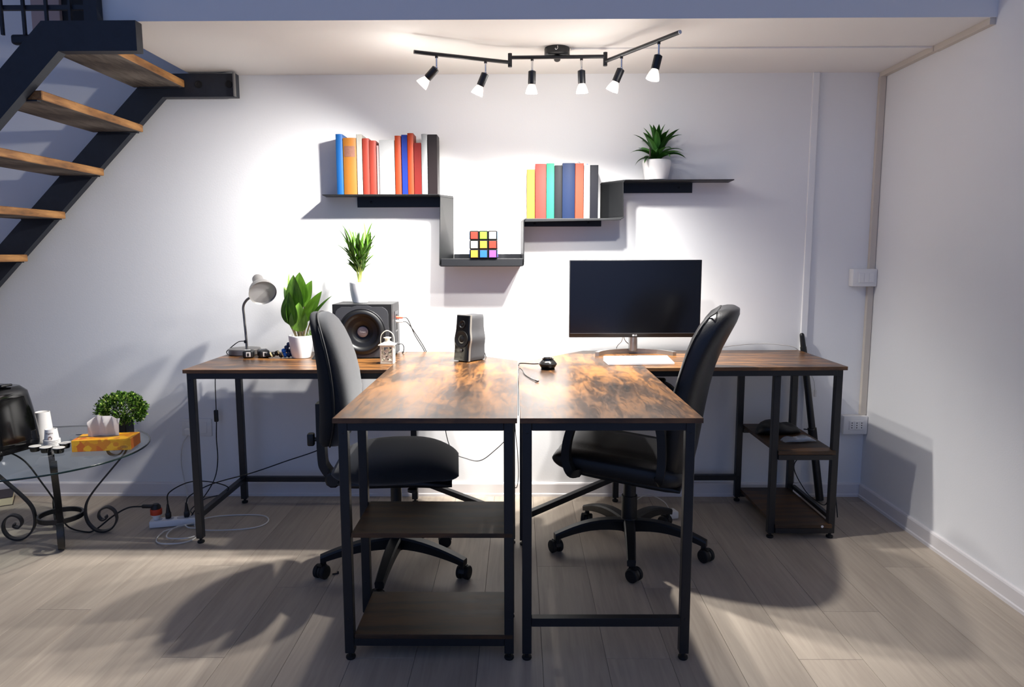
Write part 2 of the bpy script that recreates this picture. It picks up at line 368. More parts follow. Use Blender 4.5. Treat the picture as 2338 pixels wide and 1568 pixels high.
for p, d in spots:
    d = Vector(d).normalized()
    bm = NB(); add_cyl(bm, p - Vector((0, 0, 0.005)), p - Vector((0, 0, 0.014)), 0.006, seg=12); obj('collar', bm, M_black, tl, True, 40)
    q = p - Vector((0, 0, 0.050))
    bm = NB(); add_cyl(bm, p - Vector((0, 0, 0.013)), q, 0.0042, seg=12); add_lathe(bm, [(0.001, -0.006), (0.0055, -0.003), (0.0055, 0.003), (0.001, 0.006)], q, (1, 0, 0), 12); obj('stem', bm, M_chrome, tl, True, 40)
    h0 = q + d * 0.002
    bm = NB(); add_lathe(bm, [(0.010, 0), (0.0155, 0.003), (0.0155, 0.050), (0.014, 0.053)], h0, d, 28); hd = obj('spot_head', bm, M_black, tl, True, 40)
    bm = NB(); add_lathe(bm, [(0.0115, 0.050), (0.0135, 0.056), (0.0185, 0.066), (0.0225, 0.078), (0.0245, 0.086), (0.0245, 0.089)], h0, d, 28, cap=False); bb = obj('bulb', bm, M_cone, hd, True, 60)
    bm = NB(); add_lathe(bm, [(0.0240, 0.087), (0.018, 0.0885), (0.001, 0.089)], h0, d, 28); obj('lens', bm, M_lens, hd, True, 60)
    gd = bpy.data.lights.new('bulb_glow', 'POINT'); gd.energy = GLOW_W; gd.color = SPOT_COL; gd.shadow_soft_size = 0.022   # sideways leak of the clear glass bulb
    go = bpy.data.objects.new('bulb_glow', gd); COL.objects.link(go); go.parent = tl; go.matrix_parent_inverse = tl.matrix_basis.inverted(); go.location = h0 + d * 0.112
    ld = bpy.data.lights.new('bulb_light', 'SPOT'); ld.energy = SPOT_W; ld.color = SPOT_COL; ld.spot_size = R(128); ld.spot_blend = 1.0; ld.shadow_soft_size = 0.022
    lo = bpy.data.objects.new('bulb_light', ld); COL.objects.link(lo); lo.parent = tl
    lo.matrix_parent_inverse = tl.matrix_basis.inverted()
    lo.location = h0 + d * 0.108; lo.rotation_mode = 'QUATERNION'; lo.rotation_quaternion = d.to_track_quat('-Z', 'Y')

# ------------------------------------------------------------------ L-shaped desks
T = 0.745; TB = 0.730; LW = 0.028
def leg(root, x, y, M=None, top=TB):
    bm = NB(); add_box(bm, (x, y, (top + 0.022) / 2), (LW, LW, top - 0.022), 0.0015, 1)
    o = obj('leg', bm, M_black, root)
    bm = NB(); add_lathe(bm, [(0.006, 0.022), (0.006, 0.011), (0.014, 0.009), (0.015, 0.004), (0.013, 0)], (x, y, 0), (0, 0, 1), 18); obj('levelling_foot', bm, M_rub, o, False, 40)
    for zz in (0.7, 0.13):
        bm = NB(); add_lathe(bm, [(0.004, 0), (0.004, 0.0012), (0.001, 0.002)], (x, y - LW / 2, zz), (0, -1, 0), 12); obj('bolt', bm, M_blackp, o, False, 40)
    return o
def bar(root, p0, p1, w=0.024, name='rail'):
    p0 = Vector(p0); p1 = Vector(p1); bm = NB(); d = p1 - p0; a = math.atan2(d.y, d.x)
    add_box(bm, (p0 + p1) / 2, (d.length, w, w), 0.001, 1, Matrix.Rotation(a, 3, 'Z'))
    return obj(name, bm, M_black, root)
def slab(root, poly, m, z0=TB, z1=T, name='desktop_board', me_=None):
    bm = NB(); add_prism(bm, poly, z0, z1)
    bmesh.ops.recalc_face_normals(bm, faces=bm.faces[:]); bm.normal_update()
    bmesh.ops.bevel(bm, geom=[e for e in bm.edges], offset=0.0008, segments=1, affect='EDGES')
    for f in bm.faces: f.material_index = 0 if abs(f.normal.z) > 0.9 else 1
    o = obj(name, bm, m, root); o.data.materials.append(M_edge2); return o
# left desk (coordinates local = world, the root sits at its front leg corner)
dl = thing('corner_desk', 'L-shaped rustic brown desk with black legs and open shelves at its front end', 'desk', (0, 0, 0))
slab(dl, [(-1.368, 2.856), (-0.535, 2.856), (-0.535, 3.395), (-1.368, 3.395)], M_deskX)
slab(dl, [(-0.534, 1.994), (-0.005, 1.994), (-0.005, 3.100), (-0.332, 3.395), (-0.534, 3.395)], M_deskY)
Lf = [(-0.508, 2.020), (-0.030, 2.020), (-0.508, 2.265), (-0.030, 2.265), (-0.030, 2.885), (-0.508, 3.375), (-1.346, 2.886), (-1.346, 3.375)]
for p in Lf: leg(dl, *p)
zt = 0.718
for a, b in (((-0.494, 2.016), (-0.044, 2.016)), ((-0.508, 2.034), (-0.508, 2.86)), ((-0.030, 2.034), (-0.030, 2.871)), ((-0.508, 2.873), (-1.332, 2.873)), ((-1.346, 2.9), (-1.346, 3.361)), ((-0.522, 3.375), (-1.332, 3.375)), ((-0.04, 2.895), (-0.498, 3.365))):
    bar(dl, (*a, zt), (*b, zt), 0.024, 'apron_rail')
for a, b in (((-1.346, 2.9), (-1.346, 3.361)), ((-0.522, 3.375), (-1.332, 3.375)), ((-0.498, 3.365), (-0.04, 2.895))):
    bar(dl, (*a, 0.121), (*b, 0.121), 0.024, 'stretcher')
bar(dl, (-0.494, 2.018, 0.057), (-0.044, 2.018, 0.057), 0.022, 'stretcher'); bar(dl, (-0.494, 2.263, 0.057), (-0.044, 2.263, 0.057), 0.022, 'stretcher')
for z1 in (0.083, 0.398):
    bm = NB(); bx(bm, -0.492, -0.018, 2.006, 2.28, z1 - 0.014, z1, 0.001); obj('shelf_board', bm, M_edge, dl)
# right desk, turned a touch
dr = thing('corner_desk', 'L-shaped rustic brown desk under the monitor with a two-tier shelf at the right wall end', 'desk', (0.0035, 1.994, 0), R(0.4))
oy = -1.994
def Y(p): return (p[0], p[1] + oy)
slab(dr, [Y(p) for p in ((0.0, 1.994), (0.523, 1.994), (0.523, 3.42), (0.315, 3.42), (0.0, 3.045))], M_deskY)
slab(dr, [Y(p) for p in ((0.524, 2.898), (1.362, 2.918), (1.362, 3.435), (0.524, 3.42))], M_deskX)
Rf = [(0.020, 2.020), (0.490, 2.020), (0.020, 2.870), (0.480, 3.395), (1.080, 2.945), (1.336, 2.945), (1.080, 3.405), (1.336, 3.405)]
for p in Rf: leg(dr, *Y(p))
for a, b in (((0.034, 2.016), (0.476, 2.016)), ((0.49, 2.034), (0.49, 2.912)), ((0.02, 2.034), (0.02, 2.856)), ((0.49, 2.923), (1.322, 2.937)), ((1.336, 2.949), (1.336, 3.381)), ((0.494, 3.395), (1.322, 3.395)), ((0.03, 2.88), (0.47, 3.385))):
    bar(dr, (*Y(a), zt), (*Y(b), zt), 0.024, 'apron_rail')
for a, b in (((0.034, 2.016), (0.476, 2.016)), ((0.494, 3.395), (1.066, 3.395)), ((0.03, 2.88), (0.47, 3.385))):
    bar(dr, (*Y(a), 0.123), (*Y(b), 0.123), 0.026, 'stretcher')
for z1 in (0.065, 0.386):
    for yy in (2.933, 3.395): bar(dr, (1.094, yy + oy, z1 - 0.028), (1.322, yy + oy, z1 - 0.028), 0.022, 'shelf_rail')
    bm = NB(); bx(bm, 1.092, 1.334, 2.921 + oy, 3.41 + oy, z1 - 0.016, z1, 0.001); obj('shelf_board', bm, M_edge, dr)
bar(dr, (1.346, 2.949 + oy, 0.08), (1.346, 3.381 + oy, 0.08), 0.018, 'shelf_rail')
bm = NB(); add_lathe(bm, [(0.0055, 0), (0.0055, 0.001), (0.0035, 0.0015), (0.0015, 0.001)], (1.292, 2.9205 + oy, 0.057), (0, -1, 0), 16); obj('cam_lock_cap', bm, M_white, dr, False, 40)

# ------------------------------------------------------------------ wall shelf (bent sheet steel)
M_shelf = mat('shelf_black_steel', '111214', 0.45, bump=0.1, bscale=700)
ws = thing('wall_shelf', 'black bent steel zigzag wall shelf holding books, a puzzle cube and a plant', 'shelf', (0.04, D, 1.19))
YF = 3.36; YK = D - 0.001; th = 0.004
def panel(name, pts):
    """pts: 4 corners (front a, front b, back b, back a) -> thickened plate"""
    a, b, c, d = [Vector(p) for p in pts]; n = (b - a).cross(d - a).normalized() * (th / 2)
    bm = NB(); lo = [bm.verts.new(p - n) for p in (a, b, c, d)]; hi = [bm.verts.new(p + n) for p in (a, b, c, d)]
    bm.faces.new(lo); bm.faces.new(hi)
    for i in range(4): bm.faces.new((lo[i], lo[(i + 1) % 4], hi[(i + 1) % 4], hi[i]))
    bmesh.ops.recalc_face_normals(bm, faces=bm.faces[:])
    bmesh.ops.bevel(bm, geom=bm.edges[:], offset=0.0012, segments=1, affect='EDGES')
    return obj(name, bm, M_shelf, ws, True)
Z1, Z0, Z2, Z3 = 1.4825, 1.186, 1.3705, 1.5455
xa, xb = -0.367, -0.313; xc, xd = 0.024, 0.012; xe, xf = 0.486, 0.391
panel('upper_plate', [(-0.910, YF, Z1), (xa - 0.006, YF, Z1), (xb, YK, Z1), (-0.924, YK, Z1)])
# rounded bends where plates turn: short quarter tubes of sheet
def bend(cx_f, cx_b, z, a0, a1, r=0.010):
    bm = NB(); rings = []
    for i in range(7):
        t = lerp(a0, a1, i / 6); ring = []
        for rr in (r - th / 2, r + th / 2):
            ring.append((rr, t))
        rings.append(ring)
    fr = lambda rr, t, f: (( cx_f if f else cx_b) + rr * math.cos(t), YF if f else YK, z + rr * math.sin(t))
    V = []
    for (i0, t), (i1, _) in rings:
        V.append([bm.verts.new(fr(i0, t, 1)), bm.verts.new(fr(i1, t, 1)), bm.verts.new(fr(i1, t, 0)), bm.verts.new(fr(i0, t, 0))])
    for A, B in zip(V, V[1:]):
        for i in range(4): bm.faces.new((A[i], A[(i + 1) % 4], B[(i + 1) % 4], B[i]))
    bm.faces.new(V[0]); bm.faces.new(V[-1])
    return obj('bend', bm, M_shelf, ws, True, 40)
r_ = 0.010
bend(xa - r_ + 0.004, xb - r_ + 0.0, Z1 - r_, PI / 2, 0)
panel('upright', [(xa + 0.004, YF, Z1 - r_), (xa - 0.004, YF, 1.153 + r_), (xb - 0.003, YK, 1.153 + r_), (xb, YK, Z1 - r_)])
bend(xa - 0.004 + r_, xb - 0.003 + r_, 1.153 + r_, PI, 1.5 * PI)
panel('lower_tray', [(xa + 0.004, YF + 0.002, Z0), (xc - 0.001, YF + 0.002, Z0), (xd - 0.001, YK, Z0), (xb, YK, Z0)])
panel('tray_lip', [(xa + 0.004, YF, 1.1535), (xc - 0.006, YF, 1.1535), (xc - 0.004, YF, Z0 + 0.002), (xa + 0.004, YF, Z0 + 0.002)])
panel('tray_underside', [(xa + 0.004, YF, 1.153), (xc - 0.008, YF, 1.153), (xd - 0.006, YK, 1.153), (xb + 0.006, YK, 1.153)])
panel('wall_flange', [(xb, YK - 0.001, Z0), (xd, YK - 0.001, Z0), (xd, YK - 0.001, 1.209), (xb, YK - 0.001, 1.209)])
bend(xc - r_, xd - r_, 1.153 + r_, 2 * PI, 1.5 * PI)
panel('upright', [(xc, YF, 1.153 + r_), (xc, YF, Z2 - r_), (xd, YK, Z2 - r_), (xd, YK, 1.153 + r_)])
bend(xc + r_, xd + r_, Z2 - r_, PI, PI / 2)
panel('middle_plate', [(xc + r_, YF, Z2), (xe - r_, YF, Z2), (xf - r_, YK, Z2), (xd + r_, YK, Z2)])
panel('plate_lip', [(xc + 0.003, YF - 0.001, Z2 - 0.014), (xe - 0.012, YF - 0.001, Z2 - 0.007), (xe - 0.012, YF - 0.001, Z2), (xc + 0.008, YF - 0.001, Z2)])
bend(xe - r_, xf - r_, Z2 + r_, 2 * PI, 1.5 * PI)
panel('upright', [(xe, YF, Z2 + r_), (xe - 0.004, YF, Z3 - r_), (xf, YK, Z3 - r_), (xf, YK, Z2 + r_)])
bend(xe - 0.004 + r_, xf + r_, Z3 - r_, PI, PI / 2)
panel('upper_plate', [(xe + 0.006, YF, Z3), (0.991, YF, Z3), (1.000, YK, Z3), (xf + r_, YK, Z3)])
for x0, x1, z0, z1, scr in ((-0.774, xb - 0.004, 1.432, Z1 - 0.003, ((-0.708, 1.456),)), (0.020, 0.396, 1.339, Z2 - 0.003, ((0.077, 1.352), (0.334, 1.355))), (0.400, 0.827, 1.496, Z3 - 0.003, ((0.762, 1.520),))):
    bm = NB(); bx(bm, x0, x1, D - 0.006, D - 0.0005, z0, z1, 0.001); fl = obj('wall_bracket', bm, M_shelf, ws, True)
    for sx, sz in scr:
        bm = NB(); add_lathe(bm, [(0.007, 0), (0.0065, 0.0015), (0.002, 0.003)], (sx, D - 0.006, sz), (0, -1, 0), 18)
        sc = obj('screw', bm, mat('dark_screw', '2c2c2e', 0.35, 0.8), fl, True, 40)

# ------------------------------------------------------------------ books
M_page = mat('book_pages', 'a8a294', 0.85, var=0.06, vscale=300, stretch=(8, 1, 0.2))
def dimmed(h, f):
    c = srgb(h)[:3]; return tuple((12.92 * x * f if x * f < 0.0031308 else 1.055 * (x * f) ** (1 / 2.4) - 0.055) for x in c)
def book(x0, x1, z0, z1, col, label, group, rough=0.45, depth=0.098, y=3.372, rounded=0.0, tilt=0.0, deco=None, dim=0.36):
    t = thing('book', label, 'book', ((x0 + x1) / 2, y + depth / 2, z0), 0, group)
    t.rotation_euler = (0, tilt, 0)
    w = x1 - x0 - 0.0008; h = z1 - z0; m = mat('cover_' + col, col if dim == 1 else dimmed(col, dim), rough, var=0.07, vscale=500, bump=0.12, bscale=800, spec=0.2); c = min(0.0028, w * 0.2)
    bm = NB(); d2 = depth / 2
    # cover drawn as a U in plan: spine bulged by 'rounded'
    n = 8 if rounded else 1; outer = []
    for i in range(n + 1):
        a = -1 + 2 * i / n; outer.append((a * w / 2, -d2 - rounded * (1 - a * a) + (0.0 if rounded else 0)))
    if not rounded: outer = [(-w / 2, -d2 + 0.0015), (-w / 2 + 0.0015, -d2), (w / 2 - 0.0015, -d2), (w / 2, -d2 + 0.0015)]
    poly = outer + [(w / 2, d2), (w / 2 - c, d2), (w / 2 - c, -d2 + 0.004), (-w / 2 + c, -d2 + 0.004), (-w / 2 + c, d2), (-w / 2, d2)]
    add_prism(bm, poly, 0, h); obj('cover', bm, m, t, False, 30)
    bm = NB(); bx(bm, -w / 2 + c, w / 2 - c, -d2 + 0.004, d2 - 0.004, 0.003, h - 0.003); obj('pages', bm, M_page, t)
    if deco == 'label':
        bm = NB(); zz0, zz1 = h * 0.665, h * 0.855
        V = []
        for z in (zz0, zz1):
            V.append([bm.verts.new((a * w / 2 * 0.82, -d2 - rounded * (1 - (a * 0.82) ** 2) - 0.0006, z)) for a in [-1 + i / 4 for i in range(9)]])
        for i in range(8): bm.faces.new((V[0][i], V[0][i + 1], V[1][i + 1], V[1][i]))
        obj('spine_label', bm, mat('brown_spine_label', '6d4636', 0.7, var=0.2, vscale=300), t, False, 60)
    if deco == 'ribbon':
        bm = NB(); add_flat(bm, [(-0.008, 0, h - 0.004), (-0.007, 0, h + 0.006), (0, 0, h + 0.011), (0.007, 0, h + 0.006), (0.009, 0, h - 0.004)], 0.006, 0.0008, (0, 1, 0)); obj('ribbon_marker', bm, mat('navy_ribbon', '1b2a5c', 0.6), t, False, 60)
    if deco == 'tab':
        bm = NB(); add_flat(bm, [(-0.003, -0.03, h - 0.004), (0.0, -0.03, h + 0.007), (0.006, -0.03, h + 0.004)], 0.006, 0.0008, (0, 1, 0)); obj('ribbon_marker', bm, mat('blue_ribbon', '2f6fc0', 0.6), t, False, 60)
    if deco == 'bands':
        bm = NB(); bx(bm, -w / 2 - 0.0004, w / 2 + 0.0004, -d2 - 0.0006, -d2 + 0.004, h * 0.90, h * 0.96); obj('spine_band', bm, mat('grey_band', 'a9abae', 0.6), t)
    return t
zb1 = Z1 + th / 2 + 0.0003; zb2 = Z2 + th / 2 + 0.0003
B1 = [(-0.833, -0.802, 1.751, '2b7bd0', 'bright blue book at the left end of the upper shelf row', .004, None),
      (-0.800, -0.740, 1.734, 'dd8f3c', 'thick orange cloth book with a brown spine label', .006, 'label'),
      (-0.739, -0.714, 1.750, 'e6e2d6', 'slim cream book beside the orange labelled book', 0, None),
      (-0.712, -0.682, 1.732, 'c9503f', 'brick red book, taller of the matching red pair', .003, None),
      (-0.681, -0.650, 1.722, 'c85040', 'brick red book, shorter of the matching red pair', .003, None),
      (-0.648, -0.638, 1.700, 'e3b9b8', 'very thin pale pink booklet left of the wide white book', 0, None),
      (-0.636, -0.566, 1.724, 'dcdcdc', 'widest white book in the middle of the upper row', .004, None),
      (-0.564, -0.536, 1.743, 'da552e', 'burnt orange book right of the wide white book', .003, None),
      (-0.534, -0.507, 1.747, '2343b4', 'royal blue book between two orange books', 0, None),
      (-0.506, -0.479, 1.754, 'e4572c', 'vivid orange book, tallest in the upper row', .003, None),
      (-0.478, -0.444, 1.711, 'a02d27', 'short dark red book in the upper row', 0, None),
      (-0.443, -0.416, 1.750, 'd6d8d8', 'pale grey book with a band, beside the dark brown book', .003, 'bands'),
      (-0.414, -0.371, 1.748, '2c2022', 'very dark brown book at the right end of the upper row', 0, None)]
KB = 1.0115
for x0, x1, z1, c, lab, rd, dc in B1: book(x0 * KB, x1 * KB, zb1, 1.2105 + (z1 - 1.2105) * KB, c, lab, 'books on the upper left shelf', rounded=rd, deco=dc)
B2 = [(0.037, 0.074, 1.591, 'edb44c', 'short yellow book at the left end of the middle shelf', 0, None, -0.012),
      (0.0755, 0.126, 1.616, 'e25349', 'wide coral red book next to the yellow book', .004, None, -0.006),
      (0.127, 0.163, 1.618, '3dae8a', 'teal green book on the middle shelf', .003, None, -0.004),
      (0.164, 0.199, 1.609, '2b2c31', 'charcoal book between the green and navy books', .003, None, 0),
      (0.200, 0.257, 1.619, '1f3560', 'wide navy blue book on the middle shelf', .004, None, 0),
      (0.258, 0.297, 1.618, 'e0593f', 'red-orange book with a dark ribbon loop on top', 0, 'ribbon', 0),
      (0.298, 0.326, 1.610, 'e7e6e1', 'slim white book with a blue marker on the middle shelf', .002, 'tab', 0),
      (0.3265, 0.364, 1.610, '1c1d29', 'blue-black book at the right end of the middle shelf', 0, None, 0)]
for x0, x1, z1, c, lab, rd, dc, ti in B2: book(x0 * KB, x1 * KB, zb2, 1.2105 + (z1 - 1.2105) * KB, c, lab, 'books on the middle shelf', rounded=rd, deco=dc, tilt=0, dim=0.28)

# ------------------------------------------------------------------ puzzle cube
pc = thing('puzzle_cube', 'large black puzzle cube with coloured square tiles on the lowest shelf', 'puzzle cube', (-0.164, 3.4155, Z0 + th / 2 + 0.0003))
hs = 0.128 / 3
M_pc = mat('cube_black', '060606', 0.6, spec=0.15)
cols = [['c93c2b', '86d83a', 'f2efe6'], ['f2efe6', 'e9a93a', 'c93c2b'], ['e9b53c', '2f6fd0', '8f55cf']]
me_c = None
for i in range(3):
    for j in range(3):
        for k in range(3):
            if me_c is None:
                b2 = NB(); add_box(b2, (0, 0, 0), (hs - 0.0006,) * 3, 0.003, 2); me_c = bpy.data.meshes.new('cubie'); b2.to_mesh(me_c); b2.free(); me_c.materials.append(M_pc)
            o = bpy.data.objects.new('cubie', me_c); COL.objects.link(o); o.parent = pc
            o.location = ((i - 1) * hs, (j - 1) * hs, (k + 0.5) * hs)
rnd = random.Random(3); allc = ['c93c2b', '86d83a', 'f2efe6', 'e9a93a', '2f6fd0', '8f55cf']
def sticker(c, loc, rot):
    b2 = NB(); add_box(b2, (0, 0, 0), (hs - 0.0105, hs - 0.0105, 0.0012), 0.0005, 1); o = obj('sticker', b2, mat('sticker_' + c, dimmed(c, 0.5), 0.4), pc); o.location = loc; o.rotation_euler = rot
for r0 in range(3):
    for c0 in range(3):
        sticker(cols[r0][c0], ((c0 - 1) * hs, -1.5 * hs - 0.0002, (2.5 - r0) * hs), (PI / 2, 0, 0))
        sticker(rnd.choice(allc), ((c0 - 1) * hs, (r0 - 1) * hs, 3 * hs), (0, 0, 0))
        for s in (-1, 1): sticker(rnd.choice(allc), (s * (1.5 * hs + 0.0002), (c0 - 1) * hs, (2.5 - r0) * hs), (0, PI / 2, 0))

# ------------------------------------------------------------------ plants
def leaf_bm(L_, W_, droop, fold=0.25, n=9, base=0.15, tip=1.0, curl=0.0, seg=3, shape=1.0):
    """leaf along +x from the origin, arching down; bm with slight V fold"""
    bm = NB(); V = []; x = z = 0; ang = 0
    for i in range(n + 1):
        t = i / n
        w = W_ / 2 * (max(0.0, math.sin(PI * min(1, (t ** shape) * (1 - base) + base))) ** 0.8) if i < n else 0.0004
        ang = -droop * t - curl * t * t
        row = []
        for j in range(-seg, seg + 1):
            a = j / seg; row.append(bm.verts.new((x - 0, a * w, z + abs(a) * w * fold)))
        V.append(row)
        x += L_ / n * math.cos(ang); z += L_ / n * math.sin(ang)
    for A, B in zip(V, V[1:]):
        for j in range(2 * seg): bm.faces.new((A[j], A[j + 1], B[j + 1], B[j]))
    return bm
def leaf_mesh(name, m, thick=0.0009, **k):
    bm = leaf_bm(**k); me = bpy.data.meshes.new(name)
    r = bmesh.ops.solidify(bm, geom=bm.faces[:], thickness=thick)
    bmesh.ops.recalc_face_normals(bm, faces=bm.faces[:])
    bm.to_mesh(me); bm.free(); me.shade_smooth(); me.set_sharp_from_angle(angle=R(70)); me.materials.append(m); return me
def leaf_mat(name, c1, c2, rough=0.4, trans=0.12, vein=(1, 14, 1)):
    m = bpy.data.materials.new(name); m.use_nodes = True; nt = m.node_tree; N = nt.nodes; L = nt.links; b = N['Principled BSDF']
    tc = N.new('ShaderNodeTexCoord'); mp = N.new('ShaderNodeMapping'); mp.inputs['Scale'].default_value = vein; L.new(tc.outputs['Object'], mp.inputs[0])
    n = N.new('ShaderNodeTexNoise'); n.inputs['Scale'].default_value = 22; n.inputs['Detail'].default_value = 4; L.new(mp.outputs[0], n.inputs[0])
    oi = N.new('ShaderNodeObjectInfo'); ad = N.new('ShaderNodeMath'); ad.operation = 'MULTIPLY_ADD'; ad.inputs[1].default_value = 0.5; ad.inputs[2].default_value = -0.2; L.new(oi.outputs['Random'], ad.inputs[0])
    a2 = N.new('ShaderNodeMath'); a2.operation = 'ADD'; L.new(ad.outputs[0], a2.inputs[0]); L.new(n.outputs[0], a2.inputs[1])
    r = N.new('ShaderNodeValToRGB'); r.color_ramp.elements[0].position = 0.25; r.color_ramp.elements[1].position = 0.85; r.color_ramp.elements[0].color = srgb(c1); r.color_ramp.elements[1].color = srgb(c2)
    L.new(a2.outputs[0], r.inputs[0]); L.new(r.outputs[0], b.inputs['Base Color']); b.inputs['Roughness'].default_value = rough
    tr = N.new('ShaderNodeBsdfTranslucent'); L.new(r.outputs[0], tr.inputs[0]); mx = N.new('ShaderNodeMixShader'); mx.inputs[0].default_value = trans
    L.new(b.outputs[0], mx.inputs[1]); L.new(tr.outputs[0], mx.inputs[2]); L.new(mx.outputs[0], N['Material Output'].inputs[0])
    return m
def place(root, me, loc, az, el, roll=0, sc=1, name='leaf'):
    o = bpy.data.objects.new(name, me); COL.objects.link(o); o.parent = root; o.location = loc
    o.rotation_euler = (Matrix.Rotation(az, 3, 'Z') @ Matrix.Rotation(-el, 3, 'Y') @ Matrix.Rotation(roll, 3, 'X')).to_euler(); o.scale = (sc,) * 3
    return o
def pot(root, prof, m=M_pot, rim=0.004, fill=M_soil, zf=None):
    # outside profile then inside wall back down
    h = prof[-1][1]; r = prof[-1][0]
    full = prof + [(r - rim * 0.3, h + 0.0015), (r - rim, h), (r - rim * 1.3, h - 0.02)]
    bm = NB(); add_lathe(bm, full, seg=40, cap=True); p = obj('pot', bm, m, root, False, 40)
    bm = NB(); add_lathe(bm, [(r - rim * 1.2, h - 0.016), (r * 0.5, h - 0.009), (0.001, h - 0.007)], seg=28); obj('soil', bm, fill, root, False, 60)
# dracaena on the wall shelf
p1 = thing('potted_plant', 'dark green long-leaved plant in a white pot on the right wall shelf', 'plant', (0.642, 3.412, Z3 + th / 2 + 0.0003))
pot(p1, [(0.046, 0), (0.052, 0.002), (0.058, 0.03), (0.064, 0.065), (0.0655, 0.082), (0.064, 0.090)], rim=0.005)
M_dr = leaf_mat('dracaena_leaf', '2a5a1c', '5a9846', 0.42)
lv = [leaf_mesh('leaf', M_dr, L_=l, W_=w, droop=d, curl=c, fold=0.45, shape=0.85) for l, w, d, c in ((0.16, 0.036, 0.3, 0.5), (0.15, 0.034, 0.6, 0.7), (0.135, 0.036, 0.2, 0.3), (0.12, 0.034, 0.9, 0.8))]
rd = random.Random(11)
for i in range(34):
    t = i / 33; az = i * 2.39996 + rd.uniform(-.2, .2); el = R(86 - 62 * t + rd.uniform(-6, 6))
    me = lv[2] if t < 0.3 else lv[rd.choice((0, 1))] if t < 0.75 else lv[rd.choice((1, 3))]
    place(p1, me, (0.010 * math.cos(az), 0.010 * math.sin(az), 0.088 + 0.05 * (1 - t)), az, el, rd.uniform(-.3, .3), rd.uniform(.82, 1.02) * (0.92 if math.sin(az) > 0.5 else 1))
bm = NB(); add_cyl(bm, (0, 0, 0.07), (0, 0, 0.15), 0.009, 0.006, 10); obj('stem', bm, mat('green_stem', '3c5a24', 0.6), p1, False, 40)
bm = NB(); add_cyl(bm, (-0.036, -0.03, 0.075), (-0.037, -0.03, 0.145), 0.0045, 0.004, 10); obj('plant_marker', bm, mat('brown_marker', '3b3226', 0.5), p1, False, 40)
# palm-like plant standing on the subwoofer
p2 = thing('potted_plant', 'bright green feathery plant in a white pot on top of the subwoofer', 'plant', (-0.728, 3.275, 0.9885))
pot(p2, [(0.030, 0), (0.034, 0.002), (0.040, 0.025), (0.045, 0.060), (0.0465, 0.088), (0.0465, 0.093)], rim=0.003, fill=M_pebble)
M_palm = leaf_mat('palm_leaf', '2f5712', '6f9c30', 0.5, 0.1)
lp = [leaf_mesh('leaf', M_palm, L_=l, W_=w, droop=d, curl=c, fold=0.3, shape=0.8, n=7, seg=2) for l, w, d, c in ((0.105, 0.017, 0.25, 0.2), (0.125, 0.012, 0.35, 0.3), (0.085, 0.019, 0.2, 0.2))]
rd = random.Random(5)
for i in range(13):
    az = i * 2.39996; tilt = 0.10 + 0.10 * (i % 4)
    top = Vector((0.055 * math.cos(az) * (0.4 + tilt * 2), 0.045 * math.sin(az) * (0.4 + tilt * 2), 0.215 + 0.06 * rd.random()))
    bm = NB(); add_tube(bm, [(0.006 * math.cos(az), 0.006 * math.sin(az), 0.08), (0.010 * math.cos(az), 0.010 * math.sin(az), 0.13), tuple(top)], lambda t: 0.0028 - 0.0015 * t, 6, 5); obj('stem', bm, mat('pale_stem', 'a9b65c', 0.6), p2, False, 60)
    a0 = Vector((0.010 * math.cos(az), 0.010 * math.sin(az), 0.14))
    for k in range(10):
        t = k / 9; p = a0.lerp(top, t); az2 = az + (1 if k % 2 else -1) * (1.3 - 0.9 * t) + rd.uniform(-.3, .3)
        place(p2, lp[rd.randrange(3)], p, az2, R(50 + 30 * t + rd.uniform(-8, 8)), rd.uniform(-.5, .5), rd.uniform(0.7, 1.05))
# broad-leaved plant on the left desk
p3 = thing('potted_plant', 'broad-leaved green plant in a white pot on the left desk', 'plant', (-0.985, 3.20, T))
pot(p3, [(0.034, 0), (0.040, 0.002), (0.047, 0.03), (0.052, 0.07), (0.0545, 0.095), (0.0545, 0.101)], rim=0.003, fill=M_pebble)
M_bl = leaf_mat('broad_leaf', '3c6a1b', '82ad44', 0.45, 0.2, (1, 5, 1))
lb = [leaf_mesh('leaf', M_bl, L_=l, W_=w, droop=d, curl=c, fold=0.22, base=0.08, shape=0.75, n=12, seg=4) for l, w, d, c in ((0.15, 0.090, -0.1, 0.35), (0.165, 0.078, -0.15, 0.45), (0.13, 0.084, 0.1, 0.3))]
L3 = [(-0.028, -0.03, 0.155, 250, 82, 0, 0.98), (0.006, -0.032, 0.125, 268, 84, 2, 1.0), (-0.042, -0.012, 0.150, 200, 80, 2, 1.02), (-0.012, -0.005, 0.20, 262, 80, 1, 1.08), (0.032, -0.012, 0.165, 330, 58, 1, 1.05), (0.050, -0.004, 0.170, 5, 52, 0, 1.0),
      (0.0, 0.02, 0.245, 260, 86, 0, 0.95), (-0.022, 0.012, 0.235, 185, 78, 1, 0.92), (0.014, 0.022, 0.23, 60, 74, 2, 1.0), (-0.03, 0.02, 0.20, 150, 66, 0, 0.9)]
for i, (dx, dy, z, az, el, k, sc) in enumerate(L3):
    bm = NB(); add_tube(bm, [(dx * 0.45, dy * 0.45, 0.09), (dx * 0.7, dy * 0.7, 0.09 + (z - 0.09) * 0.5), (dx, dy, z)], 0.0035, 6, 5); obj('stem', bm, mat('brown_green_stem', '55492a', 0.6), p3, False, 60)
    place(p3, lb[k], (dx, dy, z - 0.002), R(az), R(el), R(180) if el > 70 and 180 < az < 300 else 0, sc)
bm = NB(); rd = random.Random(2)
